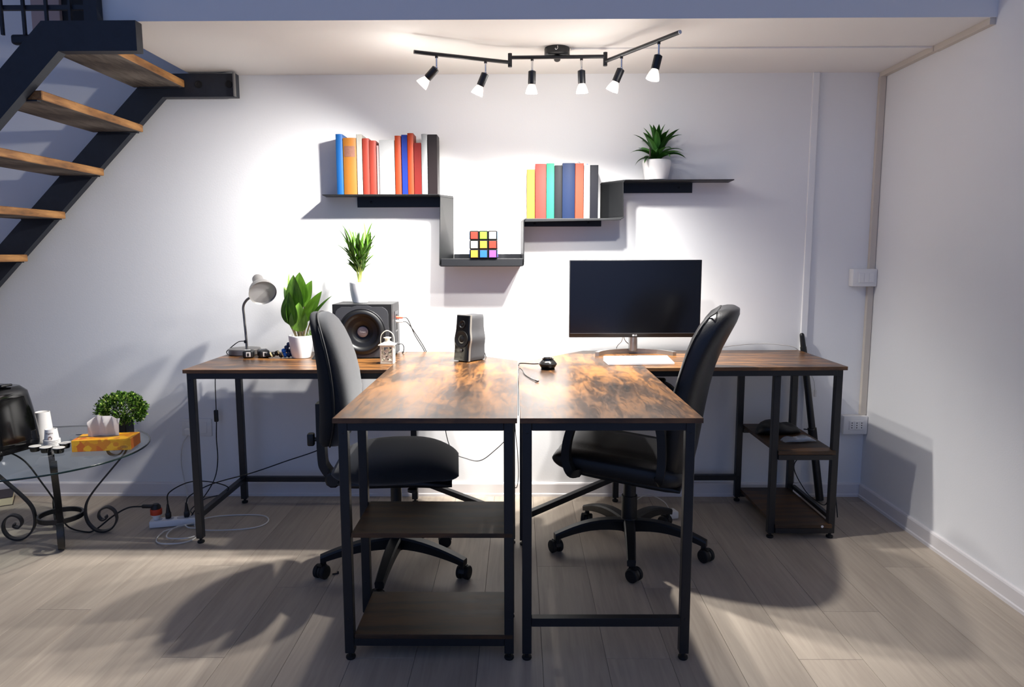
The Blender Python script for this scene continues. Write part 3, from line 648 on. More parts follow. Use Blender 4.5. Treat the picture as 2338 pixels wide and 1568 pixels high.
for i in range(90):
    a = rd.uniform(-0.6, 0.9); r = rd.uniform(0.0, 0.022); c = Vector((0.035 + r * math.cos(a), 0.012 + 0.02 * math.sin(a * 3), 0.096))
    e = c + Vector((rd.uniform(-.018, .022), rd.uniform(-.018, .018), rd.uniform(.008, .034))); add_cyl(bm, c, e, 0.0009, 0.0004, 4)
obj('moss', bm, mat('moss_green', '5c7f35', 0.8), p3, False, None, None, 'stuff')

# ------------------------------------------------------------------ things on the left desk
# desk lamp
lm = thing('desk_lamp', 'grey metal gooseneck desk lamp with a round base at the left desk end', 'lamp', (-1.288, 3.318, T))
M_lamp = mat('lamp_grey', '8a8784', 0.38, 0.55)
bm = NB(); add_lathe(bm, [(0.070, 0), (0.0725, 0.003), (0.0725, 0.024), (0.070, 0.028), (0.001, 0.029)], seg=48); obj('base', bm, M_lamp, lm, False, 30)
bm = NB(); add_tube(bm, [(0.014, -0.01, 0.027), (0.012, -0.01, 0.10), (0.008, -0.01, 0.18), (0.008, -0.012, 0.225), (0.028, -0.02, 0.255), (0.062, -0.028, 0.276), (0.086, -0.034, 0.298)], 0.0058, 12, 8); obj('gooseneck', bm, M_lamp, lm, False, 60)
hc = Vector((0.083, -0.02, 0.352)); ax = Vector((0.44, -0.74, -0.50)).normalized()
prof = [(0.004, -0.012), (0.020, -0.010), (0.0245, 0.0), (0.0255, 0.045), (0.030, 0.058), (0.046, 0.072), (0.054, 0.090), (0.060, 0.118), (0.061, 0.120)]
inn = [(0.0595, 0.118), (0.053, 0.092), (0.044, 0.075), (0.024, 0.062), (0.001, 0.060)]
bm = NB(); add_lathe(bm, prof, hc, ax, 40, cap=False); add_lathe(bm, [prof[-1]] + inn, hc, ax, 40, cap=False); hd = obj('lamp_shade', bm, M_lamp, lm, False, 50)
bm = NB(); add_lathe(bm, [(0.001, 0.0615), (0.017, 0.063), (0.024, 0.082), (0.024, 0.096), (0.014, 0.108), (0.001, 0.111)], hc, ax, 28); obj('bulb', bm, mat('frosted_bulb', 'd7d5d2', 0.4), hd, False, 60)
bm = NB(); add_lathe(bm, [(0.0585, 0.112), (0.001, 0.113)], hc, ax, 36); obj('diffuser', bm, mat('lamp_inner_grey', 'b9b8b6', 0.25), hd, False, 50)
bm = NB(); add_box(bm, (0.010, -0.010, 0.06), (0.012, 0.016, 0.014), 0.002); obj('cable_gland', bm, M_blackp, lm)
bm = NB(); add_tube(bm, [(-1.281, 3.312, T + 0.062), (-1.32, 3.325, T + 0.056), (-1.375, 3.345, T + 0.018), (-1.392, 3.36, T + 0.002), (-1.405, 3.40, 0.725), (-1.47, 3.43, 0.70), (-1.488, 3.44, 0.6), (-1.492, 3.44, 0.44)], 0.0022, 6); 
tag(obj('lamp_cable', bm, M_blk_cable, smooth=60, origin=(-1.4, 3.38, T)), 'thin black lamp cable looping off the left desk edge', 'cable')
# trigger adapters
for i, (x, y, a, n) in enumerate(((-1.222, 3.185, 12, 'leftmost small black camera adapter with a pale shoe contact beside the lamp base'), (-1.158, 3.205, 28, 'small black camera adapter in front of the lamp base, nearer the blue tripod'))):
    t = thing('camera_adapter', n, 'adapter', (x, y, T + 0.0005), R(a), 'camera adapters on the left desk')
    bm = NB(); add_box(bm, (0, 0.014, 0.017), (0.046, 0.075 if i else 0.055, 0.034), 0.008, 3); obj('body', bm, M_blackp, t, False, 40)
    bm = NB(); add_box(bm, (0.002, -0.0145 - (0.01 if i else 0), 0.017), (0.021, 0.003, 0.022), 0.002); sh = obj('shoe_plate', bm, mat('pale_grey', 'b8b2ae', 0.5), t)
    bm = NB(); add_box(bm, (0.002, -0.0162 - (0.01 if i else 0), 0.0165), (0.008, 0.002, 0.013), 0.001); obj('contact', bm, M_rub, sh)
    bm = NB(); add_box(bm, (-0.004, 0.012, 0.0345), (0.024, 0.010, 0.003), 0.001); obj('top_switch', bm, mat('light_marks', 'cfcfcd', 0.5), t)
# flexible tripod
ft = thing('flexible_tripod', 'small flexible tripod with black and bright blue ball joints lying on the desk', 'tripod', (-1.065, 3.20, T + 0.0005))
M_bjo = mat('tripod_blue', '1d70d0', 0.4); M_bjd = mat('tripod_navy', '12305c', 0.45); M_cream = mat('tripod_cream', 'cdbf92', 0.5)
segs = [((-0.062, -0.012, 0.014), M_blackp), ((-0.044, -0.012, 0.016), M_blackp), ((-0.030, -0.004, 0.020), M_blackp), ((-0.010, -0.012, 0.0125), M_blackp), ((0.006, -0.006, 0.0125), M_bjo), ((0.021, 0.0, 0.0125), M_bjd), ((0.036, 0.008, 0.0125), M_bjd),
        ((0.0, 0.0, 0.030), M_bjo), ((0.012, 0.004, 0.044), M_bjd), ((0.022, 0.008, 0.058), M_bjd), ((0.014, 0.02, 0.026), M_bjd), ((0.028, 0.026, 0.030), M_bjd)]
for p, m in segs:
    bm = NB(); add_lathe(bm, [(0.004, -0.0095), (0.0105, -0.006), (0.0118, 0), (0.0105, 0.006), (0.004, 0.0095)], p, (0.7, 0.25, 0.35), 18); obj('ball_joint', bm, m, ft, False, 50)
for p in ((-0.052, -0.016, 0.015), (-0.020, -0.008, 0.0225), (-0.002, -0.010, 0.0145)):
    bm = NB(); add_lathe(bm, [(0.0095, -0.003), (0.0130, -0.002), (0.0130, 0.002), (0.0095, 0.003)], p, (0.85, 0.2, 0.4), 20); obj('joint_ring', bm, M_cream, ft, False, 40)
bm = NB(); add_cyl(bm, (-0.075, -0.016, 0.012), (-0.056, -0.013, 0.013), 0.008, 0.011, 16); obj('mount_head', bm, M_blackp, ft, False, 40)
# black pouch behind the chair back
bm = NB(); rings = []
for i in range(9):
    t = i / 8; z = 0.001 + 0.075 * t; w = 0.055 * (1 - 0.55 * t ** 1.5); d = 0.03 * (1 - 0.6 * t)
    rings.append(sell((-0.872 + 0.035 * t, 3.16 + 0.006 * math.sin(5 * t), T + z), (w, 0, 0), (0, d, 0.004 * math.sin(7 * t)), 0.75, 24))
ring_loft(bm, rings); tag(obj('pouch', bm, mat('black_cloth', '101114', 0.8, bump=0.6, bscale=60), smooth=60, origin=(-0.86, 3.16, T)), 'slumped black cloth pouch between the broad-leaved plant and the grey chair back', 'pouch')
# subwoofer
sw = thing('subwoofer', 'large black subwoofer box with a round woofer and grey badge', 'subwoofer', (-0.700, 3.275, T))
M_vin = mat('black_vinyl', '1f2022', 0.5, bump=0.15, bscale=300); M_plate = mat('grey_baffle', '3c3d40', 0.45)
bm = NB(); bx(bm, -0.133, 0.133, -0.078, 0.100, 0.008, 0.243, 0.002); obj('cabinet', bm, M_vin, sw)
def ring_plate(outer, cx_, cz_, r, y0, y1):
    bm = NB(); n = len(outer); inner = [(cx_ + r * math.cos(2 * PI * i / n), cz_ + r * math.sin(2 * PI * i / n)) for i in range(n)]
    A = [[bm.verts.new((x_, y_, z_)) for x_, z_ in L_] for L_, y_ in ((inner, y0), (outer, y0), (outer, y1), (inner, y1))]
    for a_, b_ in zip(A, A[1:] + A[:1]):
        for i in range(n): bm.faces.new((a_[i], a_[(i + 1) % n], b_[(i + 1) % n], b_[i]))
    return bm
_rect = []
for i in range(64):
    a = 2 * PI * i / 64; ca, sa = math.cos(a), math.sin(a); k = max(abs(ca) / 0.132, abs(sa) / (0.1235 if sa > 0 else 0.1105)); _rect.append((ca / k, 0.119 + sa / k))
for cxs, czs, idx in ((1, 0.1235, None), (-1, 0.1235, None)):
    j = min(range(64), key=lambda q: (math.hypot(_rect[q][0] - cxs * 0.132, _rect[q][1] - 0.2425))); _rect[j] = (cxs * 0.132, 0.2425)
    j = min(range(64), key=lambda q: (math.hypot(_rect[q][0] - cxs * 0.132, _rect[q][1] - 0.0085))); _rect[j] = (cxs * 0.132, 0.0085)
obj('front_panel', ring_plate(_rect, 0, 0.119, 0.1045, -0.100, -0.078), mat('panel_black', '0b0b0d', 0.55), sw, False, 25)
for fx in (-0.11, 0.11):
    for fy in (-0.08, 0.08):
        bm = NB(); add_cyl(bm, (fx, fy, 0), (fx, fy, 0.009), 0.012, seg=16); obj('foot', bm, M_rub, sw, False, 40)
cz = 0.119; poly = []
for i in range(64):
    a = 2 * PI * i / 64; r = 0.1205; ca, sa = math.cos(a), math.sin(a)
    q = abs(math.degrees(a) % 90 - 45)
    if sa > 0 and abs(ca) > 0.42 and sa > 0.25 or (sa < -0.55 and abs(ca) > 0.30): 
        k = max(abs(ca) / 0.118, abs(sa) / 0.112); r = min(0.150, 1 / k)
        if abs(ca) + abs(sa) > 1.38: r = min(r, 0.148)
    poly.append((min(0.128, max(-0.128, r * ca)), cz + min(0.118, max(-0.114, r * sa))))
bm = ring_plate(poly, 0, cz, 0.1045, -0.108, -0.0995); obj('baffle_plate', bm, M_plate, sw, False, 25)
wc = (0, -0.108, cz)
bm = NB(); add_lathe(bm, [(0.106, -0.001), (0.104, 0.002), (0.101, 0.001), (0.097, 0.004), (0.088, 0.011), (0.078, 0.009), (0.072, 0.001), (0.066, -0.004), (0.052, -0.003), (0.045, -0.008), (0.030, -0.018), (0.001, -0.019)], wc, (0, -1, 0), 56, cap=False); wf = obj('woofer', bm, mat('woofer_rubber', '0e0e0f', 0.42), sw, False, 60)
bm = NB(); add_lathe(bm, [(0.0245, -0.018), (0.0240, -0.012), (0.020, -0.0105), (0.001, -0.010)], wc, (0, -1, 0), 40); bdg = obj('badge', bm, mat('badge_grey', '8d8280', 0.4, 0.3), wf, False, 50)
text_mesh('lettering', 'Trust', 0.0125, mat('badge_letter', 'cfc9c6', 0.4), bdg, Matrix.Translation((0, -0.0983, cz)) @ Matrix.Rotation(PI / 2, 4, 'X'))
bm = NB(); bx(bm, 0.133, 0.1355, -0.025, 0.06, 0.05, 0.205, 0.001); sp = obj('side_panel', bm, M_plate, sw)
for z0, z1 in ((0.165, 0.19), (0.118, 0.150), (0.06, 0.11)):
    bm = NB(); bx(bm, 0.1352, 0.1362, -0.012, 0.035, z0, z1); obj('panel_slot', bm, M_rub, sp)
for y, z, c, n in ((0.000, 0.176, 'e0492a', 'red'), (0.000, 0.158, 'f0ece6', 'white')):
    bm = NB(); add_cyl(bm, (0.135, y, z), (0.165, y + 0.006, z - 0.002), 0.0062, 0.0048, 14); obj('audio_plug', bm, mat('plug_' + n, c, 0.4), sw, False, 40)
for i, (off, nm) in enumerate(((0, 'twin black audio cable running from subwoofer plugs down behind desk'),)):
    bm = NB()
    for dz, dx in ((0.176, 0.0), (0.158, 0.008)):
        add_tube(bm, [(-0.536, 3.282, T + dz - 0.002), (-0.515, 3.30, T + dz - 0.012), (-0.490 + dx, 3.345, T + 0.085), (-0.455 + dx, 3.40, T + 0.004), (-0.44 + dx, 3.415, T - 0.06), (-0.43 + dx, 3.42, 0.5)], 0.0021, 6)
    tag(obj('audio_cable', bm, M_blk_cable, smooth=60, origin=(-0.49, 3.345, T)), nm, 'cable')
bm = NB(); add_tube(bm, [(-0.566, 3.315, T + 0.045), (-0.548, 3.318, T + 0.047), (-0.539, 3.322, T + 0.03), (-0.545, 3.33, T + 0.004), (-0.555, 3.37, T + 0.003), (-0.555, 3.405, T - 0.03), (-0.555, 3.42, 0.5)], 0.0022, 6)
tag(obj('power_cable', bm, M_blk_cable, smooth=60, origin=(-0.55, 3.33, T)), 'short black power cable looping at the subwoofer lower right side', 'cable')
# lantern
ln = thing('tea_light_lantern', 'small white metal lantern with star cutouts and a bail handle', 'lantern', (-0.563, 3.035, T))
M_lan = mat('cream_enamel', 'e2dccb', 0.45)
bm = NB(); bx(bm, -0.028, 0.028, -0.028, 0.028, 0, 0.004, 0.001); obj('floor_plate', bm, M_lan, ln)
for sx in (-1, 1):
    for sy in (-1, 1):
        bm = NB(); bx(bm, sx * 0.028, sx * 0.0215, sy * 0.028, sy * 0.0215, 0.004, 0.079, 0.0008); obj('corner_post', bm, M_lan, ln)
def star(cx, cz, r0, r1, a0=PI / 2, n=5):
    return [(cx + (r0 if i % 2 == 0 else r1) * math.cos(a0 + PI * i / n), cz + (r0 if i % 2 == 0 else r1) * math.sin(a0 + PI * i / n)) for i in range(2 * n)]
for sd in range(4):
    M = Matrix.Rotation(sd * PI / 2, 4, 'Z') @ XZ
    for (sx_, sz_, a_, b_) in ((0.0, 0.052, 0.0155, 0.008), (-0.008, 0.033, 0.0155, 0.008), (0.009, 0.030, 0.0155, 0.008), (0.0, 0.0165, 0.013, 0.007)):
        bm = NB(); add_prism(bm, star(sx_, sz_, a_, b_, PI / 2 + sx_ * 30), -0.0265, -0.0255, M); obj('star_fretwork', bm, M_lan, ln)
    bm = NB(); add_box(bm, (0, 0, 0), (0.044, 0.0012, 0.007), 0, 1); 
    o = obj('fret_rail', bm, M_lan, ln); o.location = Matrix.Rotation(sd * PI / 2, 3, 'Z') @ Vector((0, -0.026, 0.075)); o.rotation_euler = (0, 0, sd * PI / 2)
    bm = NB(); add_box(bm, (0, 0, 0), (0.044, 0.0012, 0.010), 0, 1); 
    o = obj('fret_rail', bm, M_lan, ln); o.location = Matrix.Rotation(sd * PI / 2, 3, 'Z') @ Vector((0, -0.026, 0.009)); o.rotation_euler = (0, 0, sd * PI / 2)
bm = NB()
ring_loft(bm, [[Vector((a * s, b * s, z)) for a, b in ((-1, -1), (1, -1), (1, 1), (-1, 1))] for s, z in ((0.034, 0.079), (0.034, 0.082), (0.022, 0.086), (0.010, 0.095), (0.008, 0.096))]); rf = obj('roof', bm, M_lan, ln)
bm = NB(); add_lathe(bm, [(0.010, 0.095), (0.010, 0.106), (0.0165, 0.108), (0.0165, 0.111), (0.001, 0.114)], seg=24); obj('chimney_cap', bm, M_lan, rf, False, 40)
bm = NB(); add_tube(bm, [(-0.029, 0, 0.082), (-0.029, 0, 0.108), (-0.024, 0, 0.124), (-0.012, 0, 0.136), (0, 0, 0.140), (0.012, 0, 0.136), (0.024, 0, 0.124), (0.029, 0, 0.108), (0.029, 0, 0.082)], 0.0017, 8); obj('bail_handle', bm, M_lan, ln, False, 60)
bm = NB(); add_lathe(bm, [(0.019, 0.0042), (0.019, 0.019), (0.017, 0.020), (0.001, 0.018)], seg=24); obj('tea_light', bm, mat('candle_wax', 'efe9db', 0.5), ln, False, 40)
# satellite speaker
sp = thing('satellite_speaker', 'small black desktop speaker with a silver side trim at the middle of the desks', 'speaker', (-0.214, 3.120, T), R(-38))
# side profile loft: front (local -y) face with bulge round the woofer
def spk_w(z):
    b = math.exp(-((z - 0.098) / 0.026) ** 2); return (0.038 + 0.004 * (1 - z / 0.2)) + 0.006 * b
rings = []
for i in range(23):
    z = 0.004 + 0.196 * i / 22; e = 1.0 if 0 < i < 22 else 0.93
    w = spk_w(z) * e; y0 = -0.062 + 0.020 * (z / 0.2); y1 = 0.062 - 0.004 * (z / 0.2)
    rings.append([Vector((x_, y_, z)) for x_, y_ in ((-w, y0 + 0.012), (-w + 0.004, y0 + 0.008), (w - 0.004, y0 + 0.008), (w, y0 + 0.012), (w, y1 - 0.012), (w - 0.010, y1), (-w + 0.010, y1), (-w, y1 - 0.012))])
bm = NB(); ring_loft(bm, rings); obj('cabinet', bm, mat('dark_grey_shell', '3a3a3c', 0.5, bump=0.2, bscale=400), sp, False, 50)
rings = []
for i in range(23):
    z = 0.004 + 0.198 * i / 22; w = spk_w(z) + 0.0012; y0 = -0.062 + 0.020 * (z / 0.2)
    rings.append([Vector((x_, y_, z)) for x_, y_ in ((-w, y0 + 0.002), (w, y0 + 0.002), (w, y0 + 0.013), (-w, y0 + 0.013))])
bm = NB(); ring_loft(bm, rings); obj('silver_trim', bm, mat('satin_silver', '9a968f', 0.35, 0.6), sp, False, 50)
rings = []
for i in range(23):
    z = 0.006 + 0.193 * i / 22; w = spk_w(z) - 0.001; y0 = -0.062 + 0.020 * (z / 0.2)
    rings.append([Vector((x_, y_, z)) for x_, y_ in ((-w, y0 + 0.001), (-w + 0.003, y0 - 0.003), (w - 0.003, y0 - 0.003), (w, y0 + 0.001))])
bm = NB(); ring_loft(bm, rings); fp = obj('front_grille', bm, M_gloss, sp, False, 50)
nf = Vector((0, -1, 0.1)).normalized()
for z, rr, nm in ((0.098, 0.037, 'woofer'), (0.162, 0.017, 'tweeter')):
    y0 = -0.065 + 0.020 * z / 0.2
    bm = NB(); add_lathe(bm, [(rr, -0.001), (rr, 0.004), (rr * 0.86, 0.004), (rr * 0.72, 0.001), (rr * 0.4, -0.0005), (rr * 0.3, 0.002), (0.001, 0.003)], (0, y0, z), nf, 36); obj(nm, bm, mat('driver_black', '121213', 0.5), fp, False, 45)
bm = NB(); add_lathe(bm, [(0.006, 0), (0.006, 0.002), (0.001, 0.003)], (0.004, -0.0635, 0.050), nf, 16); obj('volume_knob', bm, mat('dial_grey', '6a6a6a', 0.4), fp, False, 45)
bm = NB(); bx(bm, -0.030, 0.030, -0.045, 0.05, 0, 0.005, 0.001); obj('foot_pad', bm, M_rub, sp)
bm = NB(); add_tube(bm, [(-0.165, 3.175, T + 0.028), (-0.155, 3.19, T + 0.024), (-0.150, 3.205, T + 0.005), (-0.150, 3.235, T - 0.01), (-0.150, 3.26, T - 0.08), (-0.16, 3.3, 0.45)], 0.0018, 6)
tag(obj('speaker_cable', bm, M_blk_cable, smooth=60, origin=(-0.15, 3.2, T)), 'thin cable dropping behind the small desktop speaker', 'cable')

# ------------------------------------------------------------------ things on the right desk
pk = thing('control_puck', 'glossy black wired volume puck on the right desk', 'volume control', (0.118, 2.872, T + 0.001))
bm = NB(); add_lathe(bm, [(0.024, 0), (0.027, 0.003), (0.036, 0.018), (0.0375, 0.021), (0.034, 0.026), (0.025, 0.036), (0.001, 0.037)], seg=40); obj('body', bm, mat('puck_gloss', '2e2d2d', 0.18, 0.6), pk, False, 50)
bm = NB(); add_lathe(bm, [(0.025, 0.0355), (0.023, 0.039), (0.0235, 0.045), (0.019, 0.044), (0.015, 0.039), (0.001, 0.038)], seg=28); obj('dial', bm, M_gloss, pk, False, 50)
bm = NB(); add_lathe(bm, [(0.028, 0.0), (0.028, 0.002), (0.001, 0.0025)], (0, 0, -0.001), seg=28); obj('rubber_base', bm, M_rub, pk, False, 50)
bm = NB(); add_flat(bm, [(0.083, 2.885, T + 0.020), (0.06, 2.905, T + 0.016), (0.025, 2.945, T + 0.012), (0.004, 2.955, T + 0.010), (-0.001, 2.945, T + 0.004)], 0.004, 0.0035, (0, 0, 1))
tag(obj('puck_cable', bm, M_blk_cable, smooth=60, origin=(0.04, 2.92, T)), 'flat black cable leading from the volume puck toward the desk gap', 'cable')
bm = NB(); add_tube(bm, [(-0.0025, 2.66, 0.60), (-0.0025, 2.665, 0.70), (-0.002, 2.74, T + 0.006), (0.003, 2.815, T + 0.012), (0.014, 2.80, T + 0.006), (0.024, 2.72, T + 0.0025), (0.046, 2.63, T + 0.0025), (0.060, 2.59, T + 0.003)], 0.0016, 6)
us = thing('charging_cable', 'thin dark cable with a small plug lying near the front of the right desk', 'cable', (0.03, 2.7, T))
obj('cord', bm, M_blk_cable, us, True, 60)
bm = NB(); add_box(bm, (0.066, 2.577, T + 0.0045), (0.008, 0.022, 0.006), 0.0015, 2, Matrix.Rotation(R(25), 3, 'Z')); obj('plug', bm, mat('plug_metal', '77716a', 0.4, 0.5), us, True)
# keyboard
kb = thing('keyboard', 'slim white keyboard lying in front of the monitor', 'keyboard', (0.512, 3.035, T), R(3.5))
bm = NB(); add_prism(bm, [(-0.062, 0.001), (0.062, 0.001), (0.062, 0.021), (0.057, 0.0225), (-0.060, 0.0085), (-0.062, 0.007)], -0.140, 0.140, Matrix(((0, 0, 1, 0), (1, 0, 0, 0), (0, 1, 0, 0), (0, 0, 0, 1)))); obj('case', bm, mat('keyboard_white', 'f3f3f2', 0.35), kb)
bm = NB(); me_k = None
for r0 in range(5):
    n = 14 if r0 else 8
    for c0 in range(n):
        w = 0.0178 if r0 else (0.0178 if c0 not in (3, 4) else 0.07)
        if r0 == 0: xs = [-0.123, -0.104, -0.085, -0.04, 0.035, 0.076, 0.096, 0.118]; x_ = xs[c0]
        else: x_ = -0.1235 + c0 * 0.019
        y_ = -0.045 + r0 * 0.0205; z_ = 0.0094 + (y_ + 0.060) * 0.1197
        if me_k is None or w != 0.0178:
            b2 = NB(); add_box(b2, (0, 0, 0), (w - 0.001, 0.0178, 0.0022), 0.0008, 1); mk = bpy.data.meshes.new('key'); b2.to_mesh(mk); b2.free(); mk.materials.append(mat('key_white', 'f5f5f4', 0.4))
            if w == 0.0178: me_k = mk
        else: mk = me_k
        o = bpy.data.objects.new('key', mk); COL.objects.link(o); o.parent = kb; o.location = (x_, y_, z_); o.rotation_euler = (math.atan(0.1197), 0, 0)
bm.free()
# monitor
mo = thing('monitor', 'black widescreen monitor on a curved silver stand', 'monitor', (0.535, 3.30, T), R(0.6))
bm = NB(); add_box(bm, (0, 0, 0.258), (0.606, 0.018, 0.356), 0.003, 2); cs = obj('housing', bm, mat('monitor_black', '101012', 0.35), mo, False, 40)
bm = NB(); bx(bm, -0.2985, 0.2985, -0.0098, -0.0088, 0.101, 0.4325); obj('screen', bm, mat('screen_black', '030305', 0.22, spec=0.6), cs)
bm = NB(); bx(bm, -0.2985, 0.2985, -0.0112, -0.009, 0.0985, 0.1005); obj('bezel_line', bm, mat('bezel_grey', '3f3f42', 0.3), cs)
bm = NB(); add_lathe(bm, [(0.0042, 0), (0.0042, 0.0008), (0.001, 0.001)], (-0.006, -0.009, 0.0895), (0, -1, 0), 24); lg = obj('logo_disc', bm, mat('logo_grey', 'b9b9bb', 0.4), cs, False, 40)
text_mesh('lettering', 'LG', 0.0095, mat('logo_grey', 'b9b9bb', 0.4), cs, Matrix.Translation((0.0055, -0.0095, 0.0895)) @ Matrix.Rotation(PI / 2, 4, 'X'), bold=True)
bm = NB(); add_box(bm, (0, 0.025, 0.26), (0.32, 0.035, 0.2), 0.012, 2); obj('rear_bulge', bm, M_blackp, mo, False, 40)
bm = NB(); add_cyl(bm, (0.0, 0.03, 0.014), (0.0, 0.03, 0.19), 0.021, 0.019, 24); obj('stand_neck', bm, M_silver, mo, False, 40)
arc = [(0.182 * math.sin(a), 0.045 - 0.105 * (1 - math.cos(a)) / (1 - math.cos(1.35)) * 0.95, 0.008) for a in [(-1.35 + 2.7 * i / 24) for i in range(25)]]
bm = NB(); rings = []
for i, p in enumerate(arc):
    p = Vector(p); t = Vector(arc[min(24, i + 1)]) - Vector(arc[max(0, i - 1)]); t.normalize(); q = Vector((0, 0, 1)).cross(t)
    hz = 0.010 + 0.004 * (1 - abs(i - 12) / 12); rings.append([p + q * a * 0.009 + Vector((0, 0, b)) for a, b in ((-1, -0.008), (1, -0.008), (1, hz), (-1, hz))])
ring_loft(bm, rings); obj('stand_base', bm, M_silver, mo, False, 40)
bm = NB(); add_tube(bm, [(0.485, 3.335, T + 0.11), (0.487, 3.35, T + 0.06), (0.47, 3.38, T + 0.03), (0.465, 3.40, T + 0.003)], 0.0016, 6); add_tube(bm, [(0.487, 3.335, T + 0.10), (0.505, 3.37, T + 0.055), (0.545, 3.39, T + 0.025), (0.60, 3.40, T + 0.003)], 0.0022, 6)
tag(obj('monitor_cable', bm, M_wht_cable, smooth=60, origin=(0.5, 3.38, T)), 'white monitor cables hanging behind the silver stand', 'cable')
bm = NB(); add_tube(bm, [(0.90, 3.40, T + 0.003), (1.02, 3.425, T + 0.022), (1.16, 3.435, T + 0.032), (1.28, 3.445, T + 0.024), (1.345, 3.455, T + 0.008), (1.375, 3.462, T - 0.03), (1.40, 3.455, 0.66), (1.44, 3.46, 0.60), (1.452, 3.46, 0.545)], 0.0018, 6)
wc_ = thing('charger_cable', 'white cable arching along the back right desk edge to a dangling plug', 'cable', (1.2, 3.43, T))
obj('cord', bm, M_wht_cable, wc_, True, 60)
bm = NB(); add_box(bm, (1.453, 3.46, 0.528), (0.011, 0.008, 0.034), 0.002, 2); obj('plug', bm, M_wht_cable, wc_, True)
# leaning pole behind the right desk
pl = thing('tripod_pole', 'black pole leaning on the wall behind the right end of the desk', 'pole', (1.478, 3.40, 0))
def P3(t): return Vector((1.478, 3.40, 0.0)).lerp(Vector((1.372, 3.458, 0.825)), t)
bm = NB(); add_cyl(bm, P3(0.01), P3(0.40), 0.019, 0.018, 18); obj('lower_tube', bm, M_blackp, pl, True, 40)
bm = NB(); add_cyl(bm, P3(0.40), P3(0.92), 0.0165, 0.0150, 18); obj('upper_tube', bm, M_blackp, pl, True, 40)
bm = NB(); add_cyl(bm, P3(0.37), P3(0.44), 0.021, 0.021, 18); obj('clamp_collar', bm, M_rub, pl, True, 40)
bm = NB(); add_cyl(bm, P3(0.92), P3(0.985), 0.013, 0.011, 18); add_lathe(bm, [(0.011, 0), (0.010, 0.008), (0.004, 0.014)], P3(0.985), P3(1) - P3(0), 16); obj('cap', bm, M_blackp, pl, True, 40)

# ------------------------------------------------------------------ office chairs
def star_base(root, a0, r, arch, m, hub_z=0.105):
    bm = NB(); add_lathe(bm, [(0.030, hub_z - 0.045), (0.036, hub_z - 0.03), (0.036, hub_z + 0.005), (0.030, hub_z + 0.016), (0.020, hub_z + 0.018)], seg=24); hb = obj('base_hub', bm, m, root, False, 40)
    for i in range(5):
        a = a0 + i * 2 * PI / 5; d = Vector((math.cos(a), math.sin(a), 0)); s = Vector((-math.sin(a), math.cos(a), 0)); rings = []
        for k in range(9):
            t = k / 8; p = d * lerp(0.02, r + 0.004, t); zt_ = hub_z + 0.008 - (hub_z - 0.076) * t ** 1.7 * (1.0) + arch * math.sin(PI * t) * 0.5
            w = lerp(0.024, 0.017, t); h = lerp(0.048, 0.026, t)
            rings.append([p + s * w * 0.75 + Vector((0, 0, zt_)), p - s * w * 0.75 + Vector((0, 0, zt_)), p - s * w + Vector((0, 0, zt_ - 0.007)), p - s * w * 0.9 + Vector((0, 0, zt_ - h)), p + s * w * 0.9 + Vector((0, 0, zt_ - h)), p + s * w + Vector((0, 0, zt_ - 0.007))])
        bm = NB(); ring_loft(bm, rings); obj('base_arm', bm, m, root, False, 35)
        ct = thing_part('caster', root); e = d * (r - 0.008)
        ca = a + (0.9, -0.5, 1.6, 2.4, -1.3)[i]; w_ = Vector((math.cos(ca), math.sin(ca), 0)); ax_ = Vector((-math.sin(ca), math.cos(ca), 0)); cc = e + w_ * 0.014 + Vector((0, 0, 0.026))
        bm = NB(); add_cyl(bm, e + Vector((0, 0, 0.045)), e + Vector((0, 0, 0.062)), 0.010, seg=12)
        add_lathe(bm, [(0.0235, -0.0045), (0.0235, 0.0045)], cc, ax_, 24)
        rr = []
        for k in range(9):
            t = PI * (0.05 + 0.62 * k / 8); p = cc + w_ * math.cos(t) * -0.029 + Vector((0, 0, math.sin(t) * 0.029)); rr.append([p + ax_ * 0.011, p - ax_ * 0.011, p - ax_ * 0.011 - (p - cc) * 0.12, p + ax_ * 0.011 - (p - cc) * 0.12])
        ring_loft(bm, rr); cb_ = obj('caster', bm, M_blackp, root, False, 40)
        for sd in (-1, 1):
            bm = NB(); add_lathe(bm, [(0.018, 0), (0.0255, 0.003), (0.026, 0.006), (0.026, 0.016), (0.023, 0.019), (0.010, 0.020)], cc + ax_ * sd * 0.005, ax_ * sd, 24); obj('wheel', bm, M_rub, cb_, False, 40)
def thing_part(n, r): return None
# fabric task chair (local +x = forward)
c1 = thing('office_chair', 'armless charcoal fabric swivel chair tucked at the left desk, facing right', 'chair', (-0.470, 2.640, 0), R(5))
star_base(c1, R(195 - 5), 0.285, 0.004, M_blackp, 0.128)
bm = NB(); add_cyl(bm, (0, 0, 0.13), (0, 0, 0.25), 0.027, seg=24); add_cyl(bm, (0, 0, 0.25), (0, 0, 0.375), 0.021, seg=20); obj('gas_lift', bm, M_blackp, c1, False, 40)
bm = NB(); add_box(bm, (-0.01, 0, 0.372), (0.20, 0.15, 0.030), 0.010, 2); obj('mechanism', bm, M_blackp, c1, False, 40)
rings = []
for i in range(25):
    s_ = -math.cos(PI * (0.01 + 0.98 * i / 24)); t = (s_ + 1) / 2; x_ = 0.012 + 0.228 * s_
    e = max(0.02, (1 - abs(s_) ** 3.4)) ** 0.5
    w = (0.195 + 0.035 * math.sin(PI * min(1, t * 1.1))) * (0.72 + 0.28 * e); zc = 0.428 + 0.008 * math.sin(PI * t * 0.8) - 0.022 * max(0, (t - 0.6) / 0.4) ** 2
    rings.append(sell((x_, 0, zc), (0, w, 0), (0, 0, 0.056 * e), 0.72, 40))
bm = NB(); ring_loft(bm, rings); obj('seat', bm, M_fabric, c1, False, 60)
rings = []
